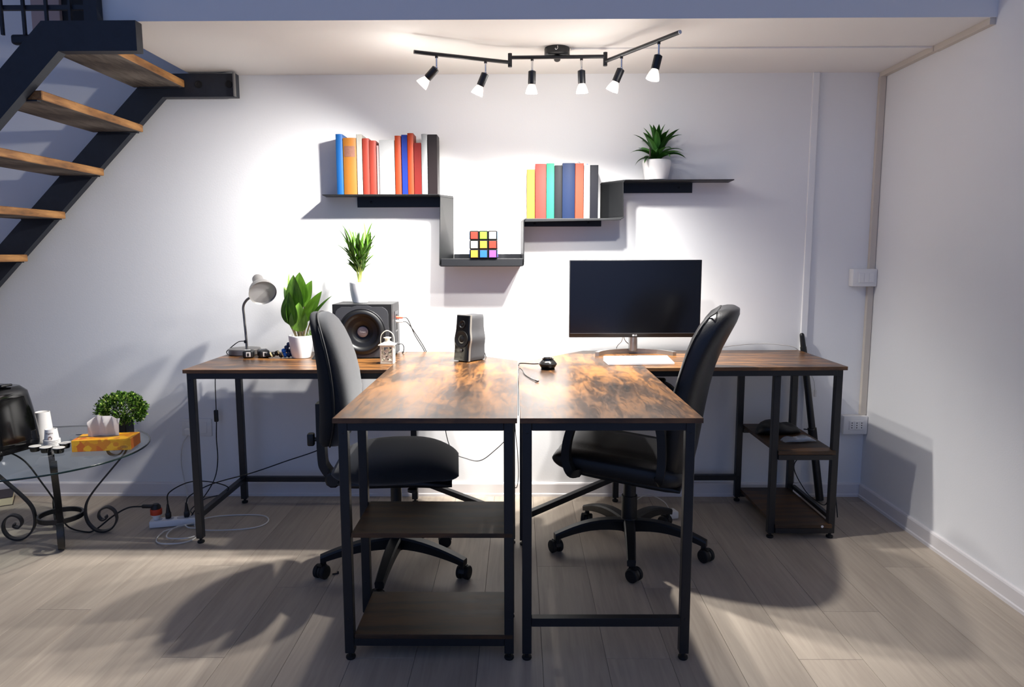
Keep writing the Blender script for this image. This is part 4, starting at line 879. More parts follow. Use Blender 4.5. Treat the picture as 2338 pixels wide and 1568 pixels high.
for i in range(9):
    t = i / 8; x_ = -0.19 + 0.405 * t; e = max(0.15, 1 - abs(2 * t - 1) ** 6) ** 0.5
    rings.append(sell((x_, 0, 0.400 - 0.018 * max(0, (t - 0.6) / 0.4) ** 2), (0, 0.205 * (0.8 + 0.2 * e), 0), (0, 0, 0.020 * e), 0.5, 28))
bm = NB(); ring_loft(bm, rings); obj('seat_shell', bm, M_blackp, c1, False, 50)
def back_rings(zs, xc, hw, ht, e=0.7, n=36, zlow=None):
    return [sell((x_, 0, z_), (0, w_, 0), (t_, 0, 0.0), e, n) for z_, x_, w_, t_ in zip(zs, xc, hw, ht)]
zs = [0.505, 0.512, 0.535, 0.58, 0.64, 0.70, 0.76, 0.82, 0.88, 0.93, 0.965, 0.985, 0.997, 1.000]
hw = [0.03, 0.080, 0.140, 0.175, 0.192, 0.195, 0.190, 0.182, 0.168, 0.148, 0.122, 0.090, 0.050, 0.02]
xc = [-0.222, -0.220, -0.214, -0.205, -0.198, -0.197, -0.200, -0.207, -0.218, -0.230, -0.240, -0.246, -0.250, -0.252]
ht = [0.012, 0.028, 0.044, 0.054, 0.059, 0.060, 0.057, 0.052, 0.046, 0.039, 0.032, 0.025, 0.015, 0.006]
# the cushion wraps: centre line set back at the sides
def wrap(r, k=0.55):
    return [Vector((p.x + k * p.y * p.y * 0.9, p.y, p.z)) for p in r]
bm = NB(); ring_loft(bm, [wrap(r) for r in back_rings(zs, xc, hw, ht)]); obj('backrest', bm, M_fabric, c1, False, 60)
bm = NB(); ring_loft(bm, [wrap(r) for r in back_rings(zs, [a - 0.028 for a in xc], [a + 0.004 for a in hw], [0.6 * a + 0.004 for a in ht])]); bs = obj('backrest_shell', bm, mat('shell_fabric', '1b1d20', 0.9, var=0.15, vscale=420, bump=0.4, bscale=900), c1, False, 60)
pp = [Vector((x_ - 0.012 + 0.5 * w_ * w_, s * (w_ + 0.0045), z_)) for s in (1,) for z_, x_, w_ in zip(zs, xc, hw)] 
pp2 = [Vector((p.x, -p.y, p.z)) for p in reversed(pp)]
bm = NB(); add_tube(bm, pp + pp2, 0.0035, 8, 4, True); obj('piping', bm, M_rub, bs, False, 60)
bm = NB(); add_flat(bm, [(0.02, 0, 0.378), (-0.12, 0, 0.372), (-0.22, 0, 0.375), (-0.262, 0, 0.41), (-0.272, 0, 0.47), (-0.272, 0, 0.66)], 0.055, 0.030, (0, 1, 0)); obj('back_support', bm, M_blackp, c1, False, 40)
bm = NB(); add_lathe(bm, [(0.030, 0), (0.032, 0.004), (0.030, 0.036), (0.024, 0.040), (0.001, 0.040)], (-0.222, -0.045, 0.385), (0, -1, 0), 10); add_cyl(bm, (-0.222, 0, 0.385), (-0.222, -0.045, 0.385), 0.012); obj('tilt_knob', bm, M_blackp, c1, False, 30)
bm = NB(); add_cyl(bm, (-0.27, 0, 0.52), (-0.30, 0, 0.52), 0.008); add_box(bm, (-0.312, 0, 0.52), (0.026, 0.030, 0.048), 0.006, 2); obj('height_knob', bm, M_blackp, c1, False, 40)
bm = NB(); add_cyl(bm, (0.04, -0.05, 0.372), (0.07, -0.14, 0.362), 0.005); add_lathe(bm, [(0.010, 0), (0.018, 0.004), (0.018, 0.014), (0.012, 0.018)], (0.072, -0.145, 0.352), (0, 0, 1), 18); obj('lift_lever', bm, M_blackp, c1, False, 40)
# leather executive chair
c2 = thing('office_chair', 'high-back black leather swivel armchair at the right desk, facing left', 'chair', (0.455, 2.845, 0), R(162))
star_base(c2, R(263 - 162), 0.312, 0.030, M_blackp, 0.118)
bm = NB(); add_cyl(bm, (0, 0, 0.12), (0, 0, 0.225), 0.032, seg=24); add_lathe(bm, [(0.026, 0.225), (0.026, 0.34)], seg=20); obj('gas_lift', bm, M_blackp, c2, False, 40)
bm = NB(); add_box(bm, (-0.02, 0, 0.330), (0.26, 0.18, 0.030), 0.010, 2); add_cyl(bm, (0.09, 0.0, 0.315), (0.09, 0, 0.29), 0.022, 0.024, 18); obj('mechanism', bm, M_blackp, c2, False, 40)
TIL = R(4.0)
rings = []
for i in range(27):
    s_ = -math.cos(PI * (0.01 + 0.98 * i / 26)); t = (s_ + 1) / 2; x_ = 0.02 + 0.252 * s_; e = max(0.02, 1 - abs(s_) ** 7) ** 0.5
    zc = 0.392 + 0.052 * (t - 0.5) + 0.0
    w = 0.245 * (0.86 + 0.14 * e) - 0.012 * (1 - t); 
    rr = sell((x_, 0, zc), (0, w, 0), (0, 0, 0.050 * e), 0.5, 40)
    for p in rr:
        if p.z > zc: p.z += 0.010 * math.cos(p.y / 0.245 * PI / 2) * e - 0.008 * math.exp(-((abs(p.y) - 0.155) / 0.012) ** 2) * e - 0.009 * math.exp(-((t - 0.62) / 0.03) ** 2) * math.exp(-(p.y / 0.15) ** 4)
    rings.append(rr)
bm = NB(); ring_loft(bm, rings); obj('seat', bm, M_leather, c2, False, 60)
rings = []
for i in range(9):
    t = i / 8; x_ = -0.22 + 0.42 * t; e = max(0.2, 1 - abs(2 * t - 1) ** 6) ** 0.5
    rings.append(sell((x_, 0, 0.350 + 0.045 * (t - 0.5)), (0, 0.215, 0), (0, 0, 0.022 * e), 0.5, 28))
bm = NB(); ring_loft(bm, rings); obj('seat_pan', bm, M_blackp, c2, False, 50)
zs = [0.350, 0.362, 0.40, 0.46, 0.54, 0.62, 0.70, 0.78, 0.85, 0.905, 0.950, 0.980, 1.000, 1.008]
hw = [0.145, 0.185, 0.212, 0.225, 0.232, 0.237, 0.240, 0.238, 0.234, 0.228, 0.217, 0.200, 0.172, 0.130]
xc = [-0.205, -0.205, -0.208, -0.214, -0.222, -0.234, -0.250, -0.270, -0.292, -0.314, -0.336, -0.352, -0.366, -0.374]
ht = [0.022, 0.036, 0.046, 0.052, 0.056, 0.056, 0.054, 0.053, 0.056, 0.060, 0.060, 0.054, 0.040, 0.018]
def wrap2(r): return [Vector((p.x + 0.55 * p.y * p.y, p.y, p.z)) for p in r]
bm = NB(); ring_loft(bm, [wrap2(r) for r in back_rings(zs, xc, hw, ht, 0.55, 44)]); bk = obj('backrest', bm, M_leather, c2, False, 60)
for off, sc_ in ((0.030, 0.0),):
    pp = [Vector((x_ + t_ * 0.55 + 0.55 * w_ * w_ * 0.88, w_ * 0.985, z_)) for z_, x_, w_, t_ in zip(zs[2:-1], xc[2:-1], hw[2:-1], ht[2:-1])]; pp2 = [Vector((p.x, -p.y, p.z)) for p in reversed(pp)]
    bm = NB(); add_tube(bm, pp + pp2, 0.0024, 6, 4); obj('seam_piping', bm, M_rub, bk, False, 60)
for s in (1, -1):
    yy = s * 0.272
    path = [(-0.135, s * 0.235, 0.372), (-0.150, yy, 0.385), (-0.158, yy, 0.46), (-0.150, yy, 0.575), (-0.115, yy, 0.632), (-0.03, yy, 0.648), (0.09, yy, 0.640), (0.158, yy, 0.600), (0.192, yy, 0.52), (0.200, yy, 0.44), (0.180, yy, 0.385), (0.150, s * 0.235, 0.378)]
    bm = NB(); add_flat(bm, path, 0.042, 0.030, (0, 1, 0), 5); ar = obj('armrest', bm, M_blackp, c2, False, 45)
    bm = NB(); add_box(bm, (-0.01, yy, 0.660), (0.19, 0.050, 0.022), 0.010, 3); obj('arm_pad', bm, M_blackp, ar, False, 50)

# ------------------------------------------------------------------ electrical fittings
sb = thing('light_switch', 'white surface-mounted light switch box in the wall corner', 'light switch', (1.652, D, 1.093))
bm = NB(); add_box(bm, (0, -0.024, 0), (0.116, 0.048, 0.084), 0.005, 2); obj('box', bm, M_white, sb, False, 40)
bm = NB(); add_box(bm, (0.006, -0.0485, 0), (0.074, 0.003, 0.046), 0.001); fr = obj('frame', bm, M_white, sb)
for i in range(3):
    bm = NB(); add_box(bm, (0.006 + (i - 1) * 0.0235, -0.0502, 0), (0.022, 0.003, 0.043), 0.001); obj('rocker', bm, M_white, fr)
so = thing('wall_socket', 'white surface-mounted triple socket box low in the wall corner', 'socket', (1.650, D, 0.373))
bm = NB(); add_box(bm, (0, -0.022, 0), (0.118, 0.044, 0.092), 0.005, 2); obj('box', bm, M_white, so, False, 40)
bm = NB(); add_box(bm, (0.004, -0.0445, 0), (0.075, 0.003, 0.046), 0.001); fr = obj('frame', bm, M_white, so)
for i in range(3):
    bm = NB(); add_box(bm, (0.004 + (i - 1) * 0.0235, -0.0462, 0), (0.022, 0.003, 0.043), 0.001); md = obj('socket_module', bm, M_white, fr)
    for k in (-1, 0, 1):
        bm = NB(); add_cyl(bm, (0.004 + (i - 1) * 0.0235, -0.0474, k * 0.0115), (0.004 + (i - 1) * 0.0235, -0.0481, k * 0.0115), 0.0028, seg=10); obj('pin_hole', bm, M_rub, md)
s3 = thing('wall_socket', 'flush white socket plate on the back wall behind the left desk leg', 'socket', (-1.610, D, 0.352))
bm = NB(); add_box(bm, (0, -0.005, 0), (0.150, 0.010, 0.088), 0.004, 2); obj('plate', bm, M_white, s3, False, 40)
for i in range(3):
    bm = NB(); add_box(bm, ((i - 1) * 0.036, -0.0105, 0), (0.032, 0.003, 0.055), 0.001); obj('socket_module', bm, M_white, s3)
wp = thing('plug_cable', 'white cable hanging from the plug in the flush wall socket', 'cable', (-1.645, D - 0.02, 0.33))
bm = NB(); add_box(bm, (-1.646, D - 0.026, 0.335), (0.030, 0.028, 0.034), 0.006, 2); obj('plug', bm, M_white, wp, True)
bm = NB(); add_tube(bm, [(-1.646, D - 0.03, 0.318), (-1.675, D - 0.03, 0.27), (-1.688, D - 0.028, 0.18), (-1.675, D - 0.03, 0.07), (-1.65, 3.42, 0.006), (-1.60, 3.30, 0.004), (-1.54, 3.17, 0.02), (-1.525, 3.14, 0.055)], 0.0026, 6); obj('cord', bm, M_wht_cable, wp, True, 60)

# ------------------------------------------------------------------ floor level left: power strip and cables
ps = thing('power_strip', 'white power strip on the floor beside the left desk leg', 'power strip', (-1.545, 3.085, 0), R(14))
bm = NB(); add_box(bm, (0, 0, 0.017), (0.215, 0.052, 0.030), 0.004, 2); obj('body', bm, M_white, ps, False, 40)
for i in range(4):
    bm = NB(); add_lathe(bm, [(0.018, 0), (0.018, 0.002), (0.015, 0.0025), (0.001, 0.001)], (-0.075 + i * 0.048, 0, 0.032), (0, 0, 1), 20); obj('outlet', bm, mat('outlet_grey', 'bdbcc0', 0.5), ps, False, 40)
bm = NB(); add_box(bm, (0.095, 0, 0.033), (0.014, 0.024, 0.006), 0.002); obj('rocker_switch', bm, mat('switch_clear', 'cfe0ea', 0.2), ps)
ap = thing('plug_adapter', 'orange-banded white plug adapter standing in the power strip', 'adapter', (-1.625, 3.068, 0.032), R(14))
bm = NB(); add_lathe(bm, [(0.014, 0.001), (0.016, 0.012), (0.022, 0.020), (0.022, 0.024)], seg=24); obj('body', bm, M_white, ap, False, 40)
bm = NB(); add_lathe(bm, [(0.0235, 0.024), (0.0245, 0.026), (0.0245, 0.048), (0.0235, 0.050)], seg=28); obj('orange_band', bm, mat('adapter_orange', 'c8401e', 0.5), ap, False, 40)
mp_ = thing('machine_plug', 'black right-angle plug with a cable trailing under the glass table', 'cable', (-1.625, 3.068, 0.082), 0)
bm = NB(); add_lathe(bm, [(0.021, 0.0), (0.020, 0.012), (0.012, 0.022)], seg=20); add_box(bm, (-0.03, -0.004, 0.012), (0.06, 0.018, 0.017), 0.006, 2); obj('plug_body', bm, M_blackp, mp_, False, 40)
bm = NB(); add_tube(bm, [(-1.68, 3.062, 0.094), (-1.74, 3.05, 0.092), (-1.80, 3.03, 0.06), (-1.86, 3.0, 0.012), (-1.90, 2.99, 0.004), (-2.0, 3.02, 0.02), (-2.045, 3.04, 0.10), (-2.08, 3.0, 0.22), (-2.13, 2.96, 0.34), (-2.22, 2.93, 0.388), (-2.40, 2.90, 0.386), (-2.498, 2.88, 0.39), (-2.50, 2.875, 0.425), (-2.42, 2.87, 0.44), (-2.29, 2.86, 0.455)], 0.0036, 8); obj('cord', bm, M_blk_cable, mp_, True, 60)
for i, (px_, nm, path) in enumerate(((-0.032, 'black plug in the power strip with a cable arching left of the desk leg', [(-1.576, 3.077, 0.098), (-1.57, 3.085, 0.15), (-1.49, 3.11, 0.19), (-1.40, 3.13, 0.185), (-1.335, 3.16, 0.15), (-1.36, 3.15, 0.12), (-1.44, 3.13, 0.10), (-1.49, 3.11, 0.03)]),
                                     (0.045, 'black plug in the power strip nearest the desk leg, with two trailing cables', [(-1.501, 3.096, 0.098), (-1.485, 3.105, 0.13), (-1.40, 3.15, 0.17), (-1.30, 3.36, 0.155), (-1.15, 3.40, 0.20), (-0.95, 3.42, 0.27), (-0.80, 3.43, 0.38), (-0.70, 3.43, 0.5)]))):
    t = thing('power_plug', nm, 'plug', (-1.545 + px_ * math.cos(R(14)), 3.085 + px_ * math.sin(R(14)), 0.034), R(14), 'black plugs in the power strip')
    bm = NB(); add_box(bm, (0, 0, 0.014), (0.022, 0.026, 0.028), 0.005, 2); add_cyl(bm, (0, 0, 0.026), (0, 0, 0.066), 0.010, 0.004, 14); obj('plug_body', bm, M_blackp, t, False, 40)
    bm = NB(); add_tube(bm, path, 0.0028, 6); obj('cord', bm, M_blk_cable, t, True, 60)
lc = thing('inline_switch_cable', 'black hanging cable with an inline switch under the left desk', 'cable', (-1.492, 3.44, 0.42))
bm = NB(); add_box(bm, (-1.493, 3.44, 0.420), (0.020, 0.016, 0.060), 0.005, 2); obj('inline_switch', bm, M_blackp, lc, True, 40)
bm = NB(); add_tube(bm, [(-1.493, 3.44, 0.392), (-1.498, 3.44, 0.30), (-1.493, 3.43, 0.20), (-1.505, 3.41, 0.11), (-1.53, 3.33, 0.04), (-1.53, 3.2, 0.03), (-1.485, 3.12, 0.035)], 0.0026, 6); obj('cord', bm, M_blk_cable, lc, True, 60)
bm = NB()
def loop(cx, cy, rx, ry, z, a0, a1, rot=0, n=16):
    out = []
    for i in range(n + 1):
        a = lerp(a0, a1, i / n); p = Vector((rx * math.cos(a), ry * math.sin(a), 0)); p.rotate(Euler((0, 0, rot))); out.append((cx + p.x, cy + p.y, z + 0.003 * math.sin(3 * a)))
    return out
add_tube(bm, [(-1.44, 3.105, 0.012)] + loop(-1.47, 2.95, 0.085, 0.10, 0.006, R(150), R(420)) + loop(-1.30, 3.10, 0.16, 0.10, 0.006, R(215), R(-150) + 2 * PI * 0, 0.1) + [(-1.46, 3.02, 0.012)] + loop(-1.455, 2.975, 0.070, 0.085, 0.012, R(120), R(330)), 0.0030, 6, 3)
tag(obj('extension_cable', bm, M_wht_cable, smooth=60, origin=(-1.4, 3.0, 0)), 'white cable coiled in loose loops on the floor around the desk leg', 'cable')
bm = NB(); add_tube(bm, [(-0.36, 3.33, 0.70), (-0.352, 3.31, 0.55), (-0.348, 3.30, 0.39), (-0.315, 3.30, 0.28), (-0.25, 3.30, 0.245), (-0.185, 3.30, 0.235), (-0.12, 3.28, 0.285), (-0.05, 3.2, 0.38), (-0.03, 3.1, 0.5), (-0.02, 3.0, 0.70)], 0.0021, 6)
tag(obj('slack_cable', bm, M_blk_cable, smooth=60, origin=(-0.2, 3.3, 0.24)), 'thin black cable sagging under the left desk by the back wall', 'cable')
bm = NB(); add_tube(bm, [(-0.012, 2.95, 0.72), (-0.016, 2.95, 0.5), (-0.006, 2.95, 0.38), (-0.002, 2.95, 0.28), (-0.008, 2.95, 0.225), (-0.018, 2.95, 0.22)], 0.0018, 6)
tag(obj('hanging_cable', bm, mat('grey_cable', '6a665c', 0.5), smooth=60, origin=(-0.01, 2.95, 0.72)), 'thin grey cable hanging in the gap between the two desks', 'cable')
# floor behind the right chair
wb = thing('power_adapter', 'small white power adapter on the floor behind the leather chair', 'adapter', (0.705, 3.185, 0))
bm = NB(); add_box(bm, (0, 0, 0.018), (0.045, 0.055, 0.034), 0.005, 2, Matrix.Rotation(R(15), 3, 'Z')); obj('body', bm, M_white, wb, False, 40)
bm = NB(); add_tube(bm, [(0.0, 0.02, 0.02), (-0.03, 0.05, 0.06), (-0.10, 0.09, 0.075), (-0.18, 0.06, 0.04), (-0.24, 0.02, 0.004)], 0.0020, 6); obj('cord', bm, M_wht_cable, wb, False, 60)
bm = NB(); add_box(bm, (-0.700, 2.585, 0.003), (0.022, 0.005, 0.004), 0.0012, 1, Matrix.Rotation(R(20), 3, 'Z')); add_box(bm, (-0.69, 2.589, 0.006), (0.006, 0.005, 0.010), 0.001, 1)
tag(obj('cable_clip', bm, M_rub, origin=(-0.70, 2.585, 0.001)), 'tiny black scrap on the floor beside the fabric chair caster', 'clip')

# ------------------------------------------------------------------ things on the right desk shelf
bm = NB(); rings = []; rd = random.Random(4)
for i in range(13):
    t = i / 12; x_ = lerp(1.095, 1.30, t); e = max(0.08, 1 - abs(2 * t - 1) ** 3.5) ** 0.5
    hz = (0.036 - 0.016 * t) * e; rr = sell((x_, 3.225 + 0.02 * t, 0.387 + hz), (0, (0.062 - 0.02 * t) * e, 0), (0, 0, hz), 0.75, 24)
    for p in rr:
        k_ = 1 + 0.10 * math.sin(9 * t + 4 * math.atan2(p.z - 0.42, p.y - 3.22)); p.y = 3.225 + (p.y - 3.225) * k_; p.z = 0.3875 + (p.z - 0.3875) * (0.9 + 0.12 * math.sin(13 * t + 30 * p.y))
        p.z = max(0.3868, p.z)
    rings.append(rr)
ring_loft(bm, rings); tag(obj('black_bag', bm, mat('bag_nylon', '0f1013', 0.55, bump=0.6, bscale=40), smooth=60, origin=(1.2, 3.22, 0.386)), 'black crumpled nylon bag on the middle shelf of the right desk', 'bag')
cb2 = thing('plastic_bag', 'small clear plastic packet with a white label on the right desk shelf', 'packet', (1.235, 3.09, 0.3865), R(8))
bm = NB(); rings = []
for i in range(11):
    t = i / 10; x_ = -0.075 + 0.15 * t; e = max(0.06, 1 - abs(2 * t - 1) ** 3) ** 0.5; hz = 0.013 * e * (0.8 + 0.2 * math.sin(11 * t))
    rings.append(sell((x_, 0, hz + 0.0005), (0, 0.034 * (0.5 + 0.5 * e), 0), (0, 0, hz), 0.8, 18))
ring_loft(bm, rings); obj('film', bm, mat('clear_film', 'd5dbe0', 0.18, alpha=0.35), cb2, False, 60)
bm = NB(); bx(bm, -0.018, 0.050, -0.018, 0.020, 0.010, 0.017, 0.002); obj('label_card', bm, mat('label_white', 'cfd2d8', 0.6, var=0.15, vscale=120), cb2)
bm = NB(); add_tube(bm, [(1.34, 3.30, 0.389), (1.375, 3.28, 0.39), (1.40, 3.33, 0.38), (1.42, 3.40, 0.33), (1.395, 3.41, 0.25), (1.35, 3.42, 0.17), (1.40, 3.40, 0.06), (1.44, 3.36, 0.02), (1.455, 3.28, 0.03), (1.45, 3.22, 0.15), (1.452, 3.20, 0.16), (1.458, 3.16, 0.01)], 0.0024, 6)
tag(obj('shelf_cable', bm, M_blk_cable, smooth=60, origin=(1.40, 3.35, 0.2)), 'black cable trailing from the right desk shelf down behind its legs', 'cable')

# ------------------------------------------------------------------ glass side table and what stands on it
GC = Vector((-2.03, 2.86, 0)); GZ = 0.41
gt = thing('glass_side_table', 'oval glass side table on black wrought-iron scroll legs', 'table', (GC.x, GC.y, 0))
bm = NB(); n = 72; A, B = 0.455, 0.430
ring_loft(bm, [[Vector((s * A * math.cos(2 * PI * i / n), s * B * math.sin(2 * PI * i / n), z)) for i in range(n)] for s, z in ((0.994, GZ - 0.009), (1.0, GZ - 0.007), (1.0, GZ - 0.002), (0.994, GZ))])
M_glass = bpy.data.materials.new('table_glass'); M_glass.use_nodes = True
_nt = M_glass.node_tree; _N = _nt.nodes; _N.remove(_N['Principled BSDF'])
_g = _N.new('ShaderNodeBsdfGlossy'); _g.inputs['Roughness'].default_value = 0.02; _t = _N.new('ShaderNodeBsdfTransparent'); _t.inputs[0].default_value = (0.93, 0.97, 0.965, 1)
_f = _N.new('ShaderNodeFresnel'); _f.inputs['IOR'].default_value = 1.5; _m = _N.new('ShaderNodeMixShader'); _ge = _N.new('ShaderNodeNewGeometry'); _sb = _N.new('ShaderNodeMath'); _sb.operation = 'SUBTRACT'; _sb.inputs[0].default_value = 1.0; _nt.links.new(_ge.outputs['Backfacing'], _sb.inputs[1]); _mu = _N.new('ShaderNodeMath'); _mu.operation = 'MULTIPLY'; _nt.links.new(_sb.outputs[0], _mu.inputs[0]); _nt.links.new(_f.outputs[0], _mu.inputs[1]); _nt.links.new(_mu.outputs[0], _m.inputs[0]); _nt.links.new(_t.outputs[0], _m.inputs[1]); _nt.links.new(_g.outputs[0], _m.inputs[2]); _nt.links.new(_m.outputs[0], _N['Material Output'].inputs[0])
obj('glass_top', bm, M_glass, gt, False, 40)
bm = NB(); add_tube(bm, [(A * 1.0005 * math.cos(2 * PI * i / n), B * 1.0005 * math.sin(2 * PI * i / n), GZ - 0.0045) for i in range(n)], 0.0036, 6, 1, True, False); obj('glass_edge', bm, mat('glass_edge_green', '0d1f20', 0.15), gt, False, 60)
M_iron = mat('wrought_iron', '111317', 0.38, bump=0.3, bscale=120)
rc = Vector((0.055, 0.085, 0))      # centre of the leg cluster, local
bm = NB(); add_lathe(bm, [(0.080, -0.010), (0.088, -0.010), (0.088, 0.010), (0.080, 0.010), (0.080, -0.010)], rc + Vector((0, 0, 0.095)), (0, 0, 1), 44, cap=False); obj('ring', bm, M_iron, gt, False, 40)
prof = [(0.175, 0.350), (0.190, 0.338), (0.206, 0.350), (0.200, 0.375), (0.178, 0.382), (0.158, 0.366), (0.158, 0.335), (0.180, 0.310), (0.215, 0.306), (0.250, 0.328), (0.266, 0.362), (0.258, 0.392), (0.262, 0.360), (0.245, 0.325)]
leg_prof = [(0.205, 0.352), (0.212, 0.362), (0.204, 0.374), (0.188, 0.370), (0.182, 0.352), (0.196, 0.336), (0.220, 0.336), (0.240, 0.352), (0.256, 0.380), (0.268, 0.396), (0.276, 0.385), (0.272, 0.362), (0.256, 0.338), (0.200, 0.272), (0.140, 0.200), (0.106, 0.148), (0.096, 0.100), (0.103, 0.055), (0.130, 0.018), (0.165, 0.008), (0.198, 0.022), (0.216, 0.056), (0.210, 0.094), (0.184, 0.116), (0.156, 0.106), (0.146, 0.080), (0.158, 0.060), (0.176, 0.066), (0.174, 0.078)]
leg_prof = leg_prof[7:]     # from the rim down to the foot scroll
top_scroll = [(0.258, 0.392), (0.262, 0.372), (0.250, 0.352), (0.228, 0.344), (0.206, 0.354), (0.200, 0.374), (0.214, 0.388), (0.229, 0.380), (0.226, 0.368)]
for a in (16, 128, 196, 302):
    ca, sa = math.cos(R(a)), math.sin(R(a)); side = (-sa, ca, 0)
    P_ = [rc + Vector((r * ca, r * sa, z)) for r, z in leg_prof[2:]]
    bm = NB(); add_flat(bm, P_, 0.024, 0.007, side, 6); add_flat(bm, [rc + Vector((r * ca, r * sa, z)) for r, z in top_scroll], 0.020, 0.006, side, 6); obj('scroll_leg', bm, M_iron, gt, False, 45)
# coffee machine (cut by the frame edge)
cmx = thing('coffee_machine', 'glossy black capsule coffee machine at the left edge of the glass table', 'coffee machine', (-2.175, 2.83, GZ), R(-16))
rings = []
for i in range(13):
    t = i / 12; z = 0.002 + 0.262 * t; w = 0.115 - 0.012 * t ** 2; d = 0.13 - 0.028 * t ** 2
    if i == 12: w *= 0.82; d *= 0.85
    if i == 0: w *= 0.9; d *= 0.92
    rings.append(sell((0.03 - 0.02 * t, 0.02, z), (w, 0, 0), (0, d, 0), 0.42, 36))
bm = NB(); ring_loft(bm, rings); obj('body', bm, M_gloss, cmx, False, 50)
bm = NB(); add_box(bm, (-0.02, -0.03, 0.268), (0.13, 0.15, 0.018), 0.007, 3); obj('lid', bm, mat('lid_black', '1a1a1c', 0.3), cmx, False, 40)
bm = NB(); add_box(bm, (0.070, 0.03, 0.271), (0.055, 0.05, 0.010), 0.004, 3, Matrix.Rotation(R(-8), 3, 'Y')); obj('lid_handle', bm, M_blackp, cmx, False, 40)
bm = NB(); add_box(bm, (-0.03, -0.125, 0.20), (0.10, 0.05, 0.075), 0.016, 4); obj('brew_head', bm, M_gloss, cmx, False, 50)
bm = NB(); add_box(bm, (-0.03, -0.150, 0.03), (0.12, 0.075, 0.045), 0.012, 4); obj('drip_tray', bm, M_blackp, cmx, False, 50)
for i in range(2):
    bm = NB(); add_tube(bm, [(0.045 + 0.016 * i, -0.112 + 0.014 * i, 0.012), (0.047 + 0.016 * i, -0.108 + 0.014 * i, 0.14), (0.040 + 0.016 * i, -0.098 + 0.014 * i, 0.235)], 0.005, 8); obj('vertical_rib', bm, M_gloss, cmx, False, 60)
bm = NB(); add_lathe(bm, [(0.010, 0), (0.011, 0.004), (0.008, 0.006), (0.001, 0.006)], (-0.035, -0.150, 0.215), (0, -1, 0.2), 20); obj('button', bm, M_chrome, cmx, False, 40)
bm = NB(); add_flat(bm, [(-0.075, -0.108, 0.283), (-0.02, -0.110, 0.284), (0.03, -0.100, 0.283)], 0.010, 0.003, (0, 1, 0)); obj('lid_trim', bm, mat('steel_trim', '6f757c', 0.25, 0.8), cmx, False, 40)
for i in range(2):
    bm = NB(); add_tube(bm, [(-0.004 + 0.014 * i + 0.0045 * math.cos(q * PI / 5), -0.188, 0.035 + 0.006 * math.sin(q * PI / 5)) for q in range(10)], 0.0007, 5, 2, True); obj('emblem_ring', bm, mat('grey_letter', '8a8a8a', 0.4), cmx, False, 60)
# cups: nested paper cups standing upside down
M_cup = mat('paper_cup', 'e6e2dc', 0.7)
def cup_stack(nm, lab, x, y, rb, rt_, h, nrim, deco=False):
    t = thing(nm, lab, 'cups', (x, y, GZ + 0.0005))
    bm = NB(); add_lathe(bm, [(rb, 0.0), (rb + 0.0015, 0.002), (rb, 0.005), (rt_, h), (rt_ - 0.002, h), (rt_ - 0.004, h - 0.004), (0.001, h - 0.004)], seg=32); b_ = obj('top_cup', bm, M_cup, t, False, 40)
    for i in range(nrim):
        bm = NB(); z = 0.0065 * (i + 1); add_lathe(bm, [(rb - 0.0005, z - 0.002), (rb + 0.0018, z - 0.001), (rb + 0.0018, z + 0.0015), (rb - 0.0015, z + 0.003)], seg=32, cap=False); obj('cup_rim', bm, M_cup, t, False, 40)
    return t
cup_stack('paper_cups', 'tall stack of upturned white paper cups beside the coffee machine', -2.043, 2.985, 0.037, 0.0275, 0.132, 0)
t = cup_stack('paper_cups', 'short stack of upturned small paper cups printed with a brown coffee swirl', -1.972, 2.925, 0.030, 0.0225, 0.072, 4)
M_brn = mat('brown_print', '8d6a55', 0.6)
def on_cup(u, v):  # u around, v up, on the small cup's side
    r = lerp(0.030, 0.0225, v / 0.072) + 0.0006; a = -PI / 2 + 0.25 + u / r; return Vector((r * math.cos(a), r * math.sin(a), v))
bm = NB(); pts = [on_cup(0.004 + (0.0085 - 0.0045 * i / 22) * math.cos(1.2 + i * 0.38), 0.036 + (0.0085 - 0.0045 * i / 22) * math.sin(1.2 + i * 0.38)) for i in range(22)]
add_tube(bm, pts, 0.0011, 5, 2); obj('printed_swirl', bm, M_brn, t, False, 60)
bm_txt = text_mesh('lettering', 'coffee', 0.0115, M_brn, t, Matrix())
for v in bm_txt.data.vertices:
    # lettering is upside down because the cup is
    p = on_cup(-v.co.x, 0.056 - v.co.y); v.co = p
# capsules
M_foil = mat('capsule_foil', 'd9d5cd', 0.5)
for x, y, lab in ((-1.985, 2.838, 'coffee capsule nearest the coffee machine, leftmost of the front three'), (-1.930, 2.822, 'coffee capsule in the middle of the front three'), (-1.872, 2.815, 'coffee capsule nearest the tissue box'), (-1.893, 2.888, 'coffee capsule set behind the front three')):
    t = thing('coffee_capsule', lab, 'capsule', (x, y, GZ + 0.0005), 0, 'coffee capsules on the glass table')
    bm = NB(); add_lathe(bm, [(0.016, 0), (0.018, 0.002), (0.0205, 0.018), (0.0235, 0.0195), (0.0235, 0.021)], seg=28); obj('capsule_body', bm, M_gloss, t, False, 40)
    bm = NB(); add_lathe(bm, [(0.0225, 0.021), (0.022, 0.0225), (0.001, 0.0228)], seg=28); obj('foil_lid', bm, M_foil, t, False, 40)
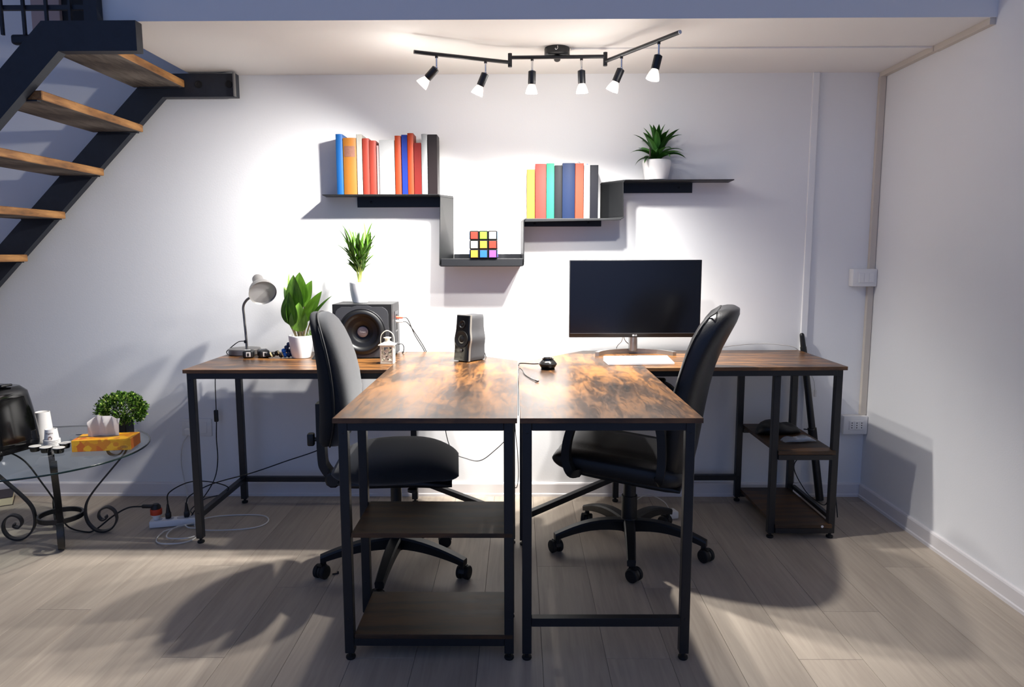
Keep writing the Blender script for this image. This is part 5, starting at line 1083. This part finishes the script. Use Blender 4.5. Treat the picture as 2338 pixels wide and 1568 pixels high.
# sachets
for i, (x, y, a, l, lab) in enumerate(((-1.955, 3.085, 14, 0.075, 'white paper sachet on the glass behind the cups, leftmost'), (-1.885, 3.10, 22, 0.085, 'white paper sachet overlapping behind the tissue box, middle one'), (-1.82, 3.115, 28, 0.07, 'white paper sachet partly hidden by the tissue, nearest the plant'), (-1.865, 2.965, 40, 0.07, 'creased white wrapper beside the tissue box corner'))):
    t = thing('paper_sachet', lab, 'sachet', (x, y, GZ + 0.0006), R(a), 'paper sachets on the glass table')
    bm = NB(); add_flat(bm, [(-l / 2, 0, 0.002), (-l / 5, 0, 0.0045), (l / 5, 0, 0.003), (l / 2, 0, 0.007)], 0.020, 0.002, (0, 1, 0)); obj('paper', bm, mat('sachet_paper', 'dfe2e6', 0.6), t, False, 60)
    if i < 3:
        bm = NB(); bx(bm, -l * 0.18, l * 0.18, -0.005, 0.005, 0.0058, 0.0063); obj('print', bm, mat('sachet_print', '3c4a66', 0.6), t)
# tissue box with facet print
tbx = thing('tissue_box', 'orange patterned tissue box with a white tissue pulled up', 'tissue box', (-1.722, 2.895, GZ + 0.0005), R(10))
def facet_mat():
    m = bpy.data.materials.new('facet_print'); m.use_nodes = True; nt = m.node_tree; N = nt.nodes; L = nt.links; b = N['Principled BSDF']
    tc = N.new('ShaderNodeTexCoord'); v = N.new('ShaderNodeTexVoronoi'); v.distance = 'MANHATTAN'; v.inputs['Scale'].default_value = 38; L.new(tc.outputs['Object'], v.inputs[0])
    r = N.new('ShaderNodeValToRGB'); r.color_ramp.interpolation = 'CONSTANT'; e = r.color_ramp.elements
    e[0].position = 0; e[0].color = srgb('e8a21e'); e[1].position = 0.35; e[1].color = srgb('d9861f'); x = e.new(0.6); x.color = srgb('f0b327'); x = e.new(0.8); x.color = srgb('d26a1f')
    L.new(v.outputs['Color'], r.inputs[0]); L.new(r.outputs[0], b.inputs['Base Color']); b.inputs['Roughness'].default_value = 0.5; return m
bm = NB(); add_box(bm, (0, 0, 0.024), (0.226, 0.112, 0.048), 0.0015, 1); obj('carton', bm, facet_mat(), tbx)
bm = NB(); bx(bm, 0.1132, 0.1138, -0.0545, 0.0545, 0.002, 0.046); obj('end_flap', bm, mat('flap_orange', 'e07a22', 0.5), tbx)
bm = NB(); add_lathe(bm, [(0.001, 0), (0.05, 0.0003), (0.05, 0.0006), (0.001, 0.001)], (0, 0.004, 0.048), (0, 0, 1), 32)
for v in bm.verts: v.co.y = 0.004 + (v.co.y - 0.004) * 0.5
obj('slot', bm, mat('slot_brown', '7a5a38', 0.7), tbx)
bm = NB(); add_tube(bm, [(0.086 + 0.014 * math.copysign(abs(math.cos(q * PI / 12)) ** 0.4, math.cos(q * PI / 12)), -0.0564, 0.013 + 0.0048 * math.sin(q * PI / 12)) for q in range(24)], 0.0007, 5, 1, True); bx(bm, 0.077, 0.095, -0.0566, -0.056, 0.0115, 0.0145); obj('printed_logo', bm, mat('print_brown', '9a6a48', 0.5), tbx, False, 60)
def tissue(pts_fn, nu=24, nv=10):
    bm = NB(); V = [[bm.verts.new(pts_fn(i / nu, j / nv)) for i in range(nu + 1)] for j in range(nv + 1)]
    for a_, b_ in zip(V, V[1:]):
        for i in range(nu): bm.faces.new((a_[i], a_[i + 1], b_[i + 1], b_[i]))
    bmesh.ops.solidify(bm, geom=bm.faces[:], thickness=0.0012); return bm
def tf(u, v):
    w = lerp(0.060, 0.062, v); x_ = (u - 0.5) * 2 * w - 0.012 + 0.012 * v; tri = abs(((u * 2.1 + 0.35 * v + 0.2) % 1.0) * 2 - 1) - 0.5; y_ = 0.006 + 0.030 * tri * (0.4 + 0.6 * v) - 0.012 * v
    z_ = 0.047 + v * (0.086 + 0.008 * math.sin(u * 4 + 0.5) - 0.022 * max(0, 0.3 - u) / 0.3)
    return Vector((x_, y_, z_))
obj('tissue', tissue(tf), mat('tissue_white', 'efeceb', 0.85), tbx, False, 50)
# round shrub in black pot
p4 = thing('potted_shrub', 'round bushy green artificial shrub in a black pot on the glass table', 'plant', (-1.770, 3.105, GZ + 0.0005))
bm = NB(); add_prism(bm, [(-0.034, -0.034), (0.034, -0.034), (0.034, 0.034), (-0.034, 0.034)], 0, 0.075)
bmesh.ops.bevel(bm, geom=bm.edges[:], offset=0.003, segments=2, affect='EDGES'); obj('pot', bm, M_blackp, p4, False, 40)
bm = NB(); rd = random.Random(8)
for i in range(3000):
    a = rd.uniform(0, 2 * PI); z = rd.uniform(-0.75, 1); s = math.sqrt(max(0, 1 - z * z)); k = rd.uniform(0.62, 1.06)
    c = Vector((0.102 * s * math.cos(a) * k, 0.085 * s * math.sin(a) * k, 0.115 + 0.072 * z * k)); nrm = Vector((s * math.cos(a), s * math.sin(a), z)) + Vector((rd.uniform(-.7, .7), rd.uniform(-.7, .7), rd.uniform(-.4, .8))); nrm.normalize()
    u, v, d_ = frame_of(nrm); l = rd.uniform(0.009, 0.015); w = l * 0.42; tip = c + nrm * l; up_ = u * math.cos(a * 3) + v * math.sin(a * 3); sd_ = nrm.cross(up_).normalized()
    q = [bm.verts.new(c), bm.verts.new(c + nrm * l * 0.5 + sd_ * w + up_ * 0.001), bm.verts.new(tip), bm.verts.new(c + nrm * l * 0.5 - sd_ * w + up_ * 0.001)]
    f = bm.faces.new(q); f.material_index = rd.choice((0, 0, 0, 1, 1, 2) if rd.random() > 0.015 else (3,))
me = bpy.data.meshes.new('foliage'); bm.to_mesh(me); bm.free()
for nm, c in (('shrub_dark', '304d17'), ('shrub_mid', '5a7f2a'), ('shrub_light', '94ad4d'), ('shrub_cream', 'cfd3a0')): me.materials.append(mat(nm, c, 0.8, spec=0.2))
obj_me('foliage', me, None, p4, kind='stuff')
bm = NB(); 
for i in range(26):
    a = i * 2.4; s = 0.02 + 0.06 * (i / 26); add_cyl(bm, (0.006 * math.cos(a), 0.006 * math.sin(a), 0.06), (s * math.cos(a), s * math.sin(a), 0.12 + 0.03 * math.cos(i)), 0.0012, 0.0008, 5)
obj('twigs', bm, mat('twig_green', '3a4a20', 0.7), p4, kind='stuff')
# cardboard box / book stack on the floor by the left frame edge
bk_ = thing('floor_book', 'thick book lying flat on the floor at the left edge under the glass table', 'book', (-2.60, 3.345, 0), R(32))
bm = NB(); bx(bm, -0.11, 0.11, -0.075, 0.075, 0.0, 0.003); bx(bm, -0.11, 0.11, -0.075, 0.075, 0.040, 0.043); bx(bm, -0.11, -0.106, -0.075, 0.075, 0.003, 0.04); obj('cover', bm, mat('dark_cover', '2a1f22', 0.5), bk_)
bm = NB(); bx(bm, -0.106, 0.106, -0.072, 0.072, 0.003, 0.040); obj('pages', bm, mat('aged_pages', 'cdbf9c', 0.8, var=0.1, vscale=200, stretch=(1, 1, 20)), bk_)
